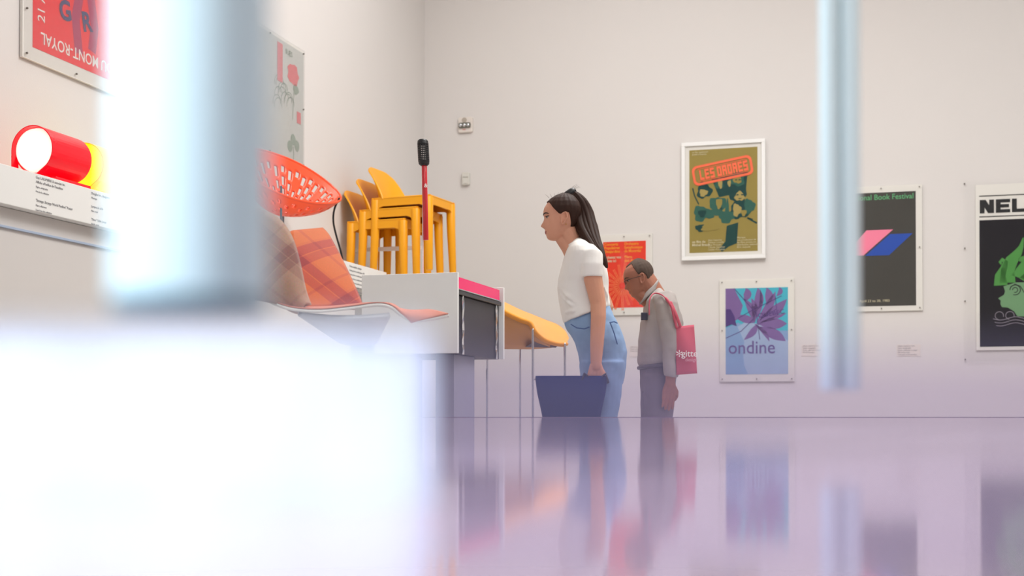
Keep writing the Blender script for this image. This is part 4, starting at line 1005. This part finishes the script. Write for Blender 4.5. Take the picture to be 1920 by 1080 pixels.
GS = mat('grey_cotton_shirt', (168, 160, 156), .9, var=.05, bump=.06, bscale=300)
sh = MB()
sil(sh, [(690, 1200, 1268, .17), (680, 1197, 1269, .175), (665, 1195.5, 1270, .178), (645, 1197, 1272, .178), (625, 1199, 1279, .18), (605, 1201, 1281, .19), (590, 1206, 1277, .20), (575, 1208, 1270, .205), (564, 1209, 1262, .19), (555, 1214, 1253, .15), (547, 1222, 1244, .10), (541, 1229, 1238, .065)], D)
for sg in (-1, 1):
    sh.tube([P(1240, 562, D)+Vector((0, sg*.15, 0)), P(1243, 580, D)+Vector((0, sg*.19, 0)), P(1249, 625, D)+Vector((0, sg*.215, 0)), P(1251, 660, D)+Vector((0, sg*.22, 0)), P(1249, 708, D)+Vector((0, sg*.22, 0))], [.072, .070, .060, .054, .044], 18, round_ends=False)
child(sh, 'shirt', GS, root, remesh=.007, sm=5, disp=.014, dscale=.08)
cl = MB()
for k0 in (0,):
    def cf(u, v):
        t = math.pi*2*u; c = P(1216+v*4, 555-v*12, D); return c+Vector(((-.040+.006*v)*math.cos(t)*1.25, .070*math.sin(t)*(1-.08*v), -.052*math.cos(t)*(1)+.01*v))
    cl.grid(cf, 32, 4)
child(cl, 'collar', GS, root, smooth=True, solid=.008)
child(MB().box((P(1198, 605, D).x, D-.13, P(0, 603, D).z), (P(1210, 590, D).x, D-.11, P(0, 589, D).z)), 'pocket_phone', mat('dark_case', (52, 52, 66), .4), root, bevel=.003)
TR = mat('grey_trousers', (118, 108, 116), .9, var=.05, bump=.06, bscale=200)
tr = MB()
sil(tr, [(735, 1204, 1264, .17), (715, 1202, 1266, .172), (700, 1200, 1267, .17), (688, 1199, 1266, .165), (676, 1201, 1263, .16)], D)
for sg in (-1, 1):
    tr.tube([P(1234, 705, D)+Vector((0, sg*.09, 0)), P(1232, 760, D)+Vector((0, sg*.095, 0)), P(1230, 820, D)+Vector((0, sg*.1, 0)), P(1234, 915, D)+Vector((0, sg*.1, 0))], [.1, .09, .075, .068], 18, round_ends=False)
child(tr, 'trousers', TR, root, remesh=.008, sm=4, disp=.01, dscale=.08)
belt = MB(); c = P(1233, 686, D); ring = [c+Vector((-.112*math.cos(2*math.pi*k/40), .176*math.sin(2*math.pi*k/40), .012*math.cos(2*math.pi*k/40)*-1)) for k in range(41)]
child(belt.tube(ring, .012, 8, round_ends=False), 'belt', mat('belt_grey', (92, 86, 96), .5), root, smooth=True)
for sg in (-1, 1):
    c = P(1228, 930, D); m_ = MB(); m_.tube([(c.x+.10, D+sg*.1, .045), (c.x+.03, D+sg*.1, .05), (c.x-.07, D+sg*.1, .04), (c.x-.15, D+sg*.1, .03)], [.045, .05, .04, .03], 14)
    for i, v in enumerate(m_.v): m_.v[i] = (v[0], v[1], max(v[2], 0.0))
    child(m_, 'shoe', BLACK, root, smooth=True)
# pink tote
bx = P(1286, 704, D-.30); BY = D-.26
rb = empty('tote_bag', (bx.x, BY, bx.z), 0, 'pink-red tote bag with white lettering on the man\'s shoulder', 'bag')
TOTE = mat('rose_canvas', (200, 92, 108), .9, var=.06)
def tp(px, py): p = P(px, py, BY); return (p.x-bx.x, p.z-bx.z)
def tf(u, v, s):
    L_ = tp(1268-4*v*0 - 3*v, 703-90*v); R_ = tp(1307-6*v, 700-91*v); x = L_[0]+(R_[0]-L_[0])*u; z = L_[1]+(R_[1]-L_[1])*u
    return (x, s*(.006+.028*math.sin(math.pi*min(max(u, .02), .98))*math.sin(math.pi*min(max(1-v, 0.03), .9)*.9+.1)), z)
tm = MB(); tm.grid(lambda u, v: tf(u, v, -1), 16, 16); tm.grid(lambda u, v: tf(u, 1-v, 1), 16, 16)
n_ = 17*17
tm.build('bag_body', TOTE, rb, smooth=True, solid=.002)
text('lettering', 'gitte', .052, WINK, rb, *tp(1276, 669), -.042, bold=.01)
text('lettering', 'design', .028, mat('faded_ink', (226, 170, 180), .8), rb, *tp(1283, 678), -.042)
text('emblem', '*', .09, WINK, rb, *tp(1266, 678), -.040)
def TP3(px, py, dy): p = P(px, py, BY); return Vector((p.x-bx.x, dy, p.z-bx.z))
for (dy, x0) in ((-.01, 0),):
    pts = [TP3(1268, 614, -.01), TP3(1263, 594, -.02), TP3(1258, 575, -.02), TP3(1249, 560, .0), TP3(1240, 551, .03), TP3(1229, 549, .03), TP3(1221, 555, .0), TP3(1217, 568, -.01), TP3(1217, 590, -.01)]
    MB().tube(sc(pts, 40), [.008 if k < 16 else .0035 for k in range(41)], 8, sq=1.5).build('strap', TOTE, rb, smooth=True)
    pts = [TP3(1275, 612, -.01), TP3(1266, 590, -.03), TP3(1257, 568, -.02)]
    MB().tube(sc(pts, 20), .009, 8, sq=.5).build('strap', TOTE, rb, smooth=True)

# ------------------------------------------------------------------ near display: glossy table top, acrylic strips with painted haze, pale tubes
HP = ZC - 0.030
LIL = bpy.data.materials.new('glossy_lilac_top'); LIL.use_nodes = True; bs = LIL.node_tree.nodes['Principled BSDF']
bs.inputs['Base Color'].default_value = rgb(172, 156, 164); bs.inputs['Roughness'].default_value = .075; bs.inputs['IOR'].default_value = 1.7
nz = LIL.node_tree.nodes.new('ShaderNodeTexNoise'); nz.inputs['Scale'].default_value = 4; bp = LIL.node_tree.nodes.new('ShaderNodeBump'); bp.inputs['Strength'].default_value = .02; bp.inputs['Distance'].default_value = .01
LIL.node_tree.links.new(nz.outputs['Fac'], bp.inputs['Height']); LIL.node_tree.links.new(bp.outputs[0], bs.inputs['Normal'])
tb_ = empty('display_table', (1.0, 3, 0), 0, 'long glossy lilac display table reflecting the people and posters', 'table')
def tbx(lo, hi): return MB().box((lo[0]-1, lo[1]-3, lo[2]), (hi[0]-1, hi[1]-3, hi[2]))
tbx((-.46, .03, HP-.02), (2.7, 5.6, HP)).build('tabletop', LIL, tb_)
tbx((-.46, 5.6, HP-.02), (2.7, 5.606, HP+.002)).build('edge_strip', mat('plum_edge', (120, 100, 122), .5), tb_)
for (x, y_) in ((-.40, .1), (2.6, .1), (-.40, 5.5), (2.6, 5.5), (-.40, 2.8), (2.6, 2.8)): tbx((x-.03, y_-.03, 0), (x+.03, y_+.03, HP-.02)).build('leg', WHITEM, tb_)
# right strip: acrylic pane with the lilac haze put into its colour
dR = .23; zt = ZC + (770-655)/F*dR
s1 = MB().box(((798-960)/F*dR, 0, 0), (.30, .003, zt-HP)).build('lilac_haze_screen', pane_mat('lilac_haze_acrylic', tint=(.875, .84, .925), gloss=.005, milk=.07, milkcol=(204, 200, 236)))
s1.location = (0, dR, HP); tag(s1, 'low acrylic strip with painted lilac haze standing on the table edge close to the lens', 'screen')
dL = .43; zt = ZC + (770-578)/F*dL; xr = (806-960)/F*dL  # left strip: bright glass reflections and haze painted as milkiness
s2 = MB().box((-.36, 0, 0), (xr, .004, zt-HP)).build('white_haze_screen', pane_mat('white_haze_acrylic', gloss=.05, milk=.06, milkcol=(228, 237, 255), fade=(.030+(770-690)/F*dL, .030+(770-578)/F*dL, .93), noise_amt=.22, nscale=14))
s2.location = (0, dL, HP); tag(s2, 'low acrylic strip with painted white haze standing on the table at the lower left', 'screen')
# pale tubes hanging from above
TUBE = mat('pale_enamel_tube', (200, 224, 232), .25, coat=.3, var=.01); CAPM = mat('slate_end_cap', (70, 104, 118), .5)
def tube(pxs, hwpx, pyb, d, capm, label, caph, tm_):
    c = P(sum(pxs)/len(pxs), pyb, d); r = hwpx/F*d
    t = empty('hanging_tube', (c.x, c.y, CEIL), 0, label, 'tube')
    zb = c.z-CEIL
    for px in pxs:
        x = P(px, pyb, d).x-c.x
        MB().tube([(x, 0, zb+caph), (x, 0, zb+.3), (x, 0, -.03), (x, 0, -.0125)], r, 40, round_ends=False).build('tube', tm_, t, smooth=True, bevel=.0005)
        MB().tube([(x, 0, zb), (x, 0, zb+caph)], [r*.94, r], 40, round_ends=False).build('end_cap', capm, t, smooth=True, bevel=.001)
    MB().tube([(0, 0, -.012), (0, 0, 0)], r*2.8, 40, round_ends=False).build('ceiling_plate', WHITEM, t)
    return t
tube([357], 148, 590, .50, CAPM, 'broad pale blue-white tube hanging close at the left, out of focus', .006, TUBE)
TUBE2 = mat('bright_enamel_tube', (226, 244, 248), .3, coat=.3, var=.01)
tube([1557, 1595], 19, 732, 1.36, TUBE2, 'slim pale twin tube hanging close at the right, before the book festival poster', .004, TUBE2)
sp2 = bpy.data.lights.new('added_spot', 'SPOT'); sp2.energy = 1100; sp2.color = (.84, .96, 1); sp2.spot_size = math.radians(13); sp2.spot_blend = 1; sp2.shadow_soft_size = .12  # extra unseen spot put in to brighten the twin tube
so2 = bpy.data.objects.new('added_spot', sp2); COL.objects.link(so2); so2.location = (-1.3, -1.6, 3.2)
so2.rotation_euler = (Vector((.35, 1.36, .85)) - so2.location).to_track_quat('-Z', 'Y').to_euler()
# added unseen spot that whitens the near strip and broad tube
sp = bpy.data.lights.new('added_spot', 'SPOT'); sp.energy = 2200; sp.color = (.86, .94, 1); sp.spot_size = math.radians(13); sp.spot_blend = 1.0; sp.shadow_soft_size = .15
so = bpy.data.objects.new('added_spot', sp); COL.objects.link(so); so.location = (-2.6, -2.2, 3.6)
dv = Vector((-.24, .45, .6)) - so.location; so.rotation_euler = dv.to_track_quat('-Z', 'Y').to_euler()
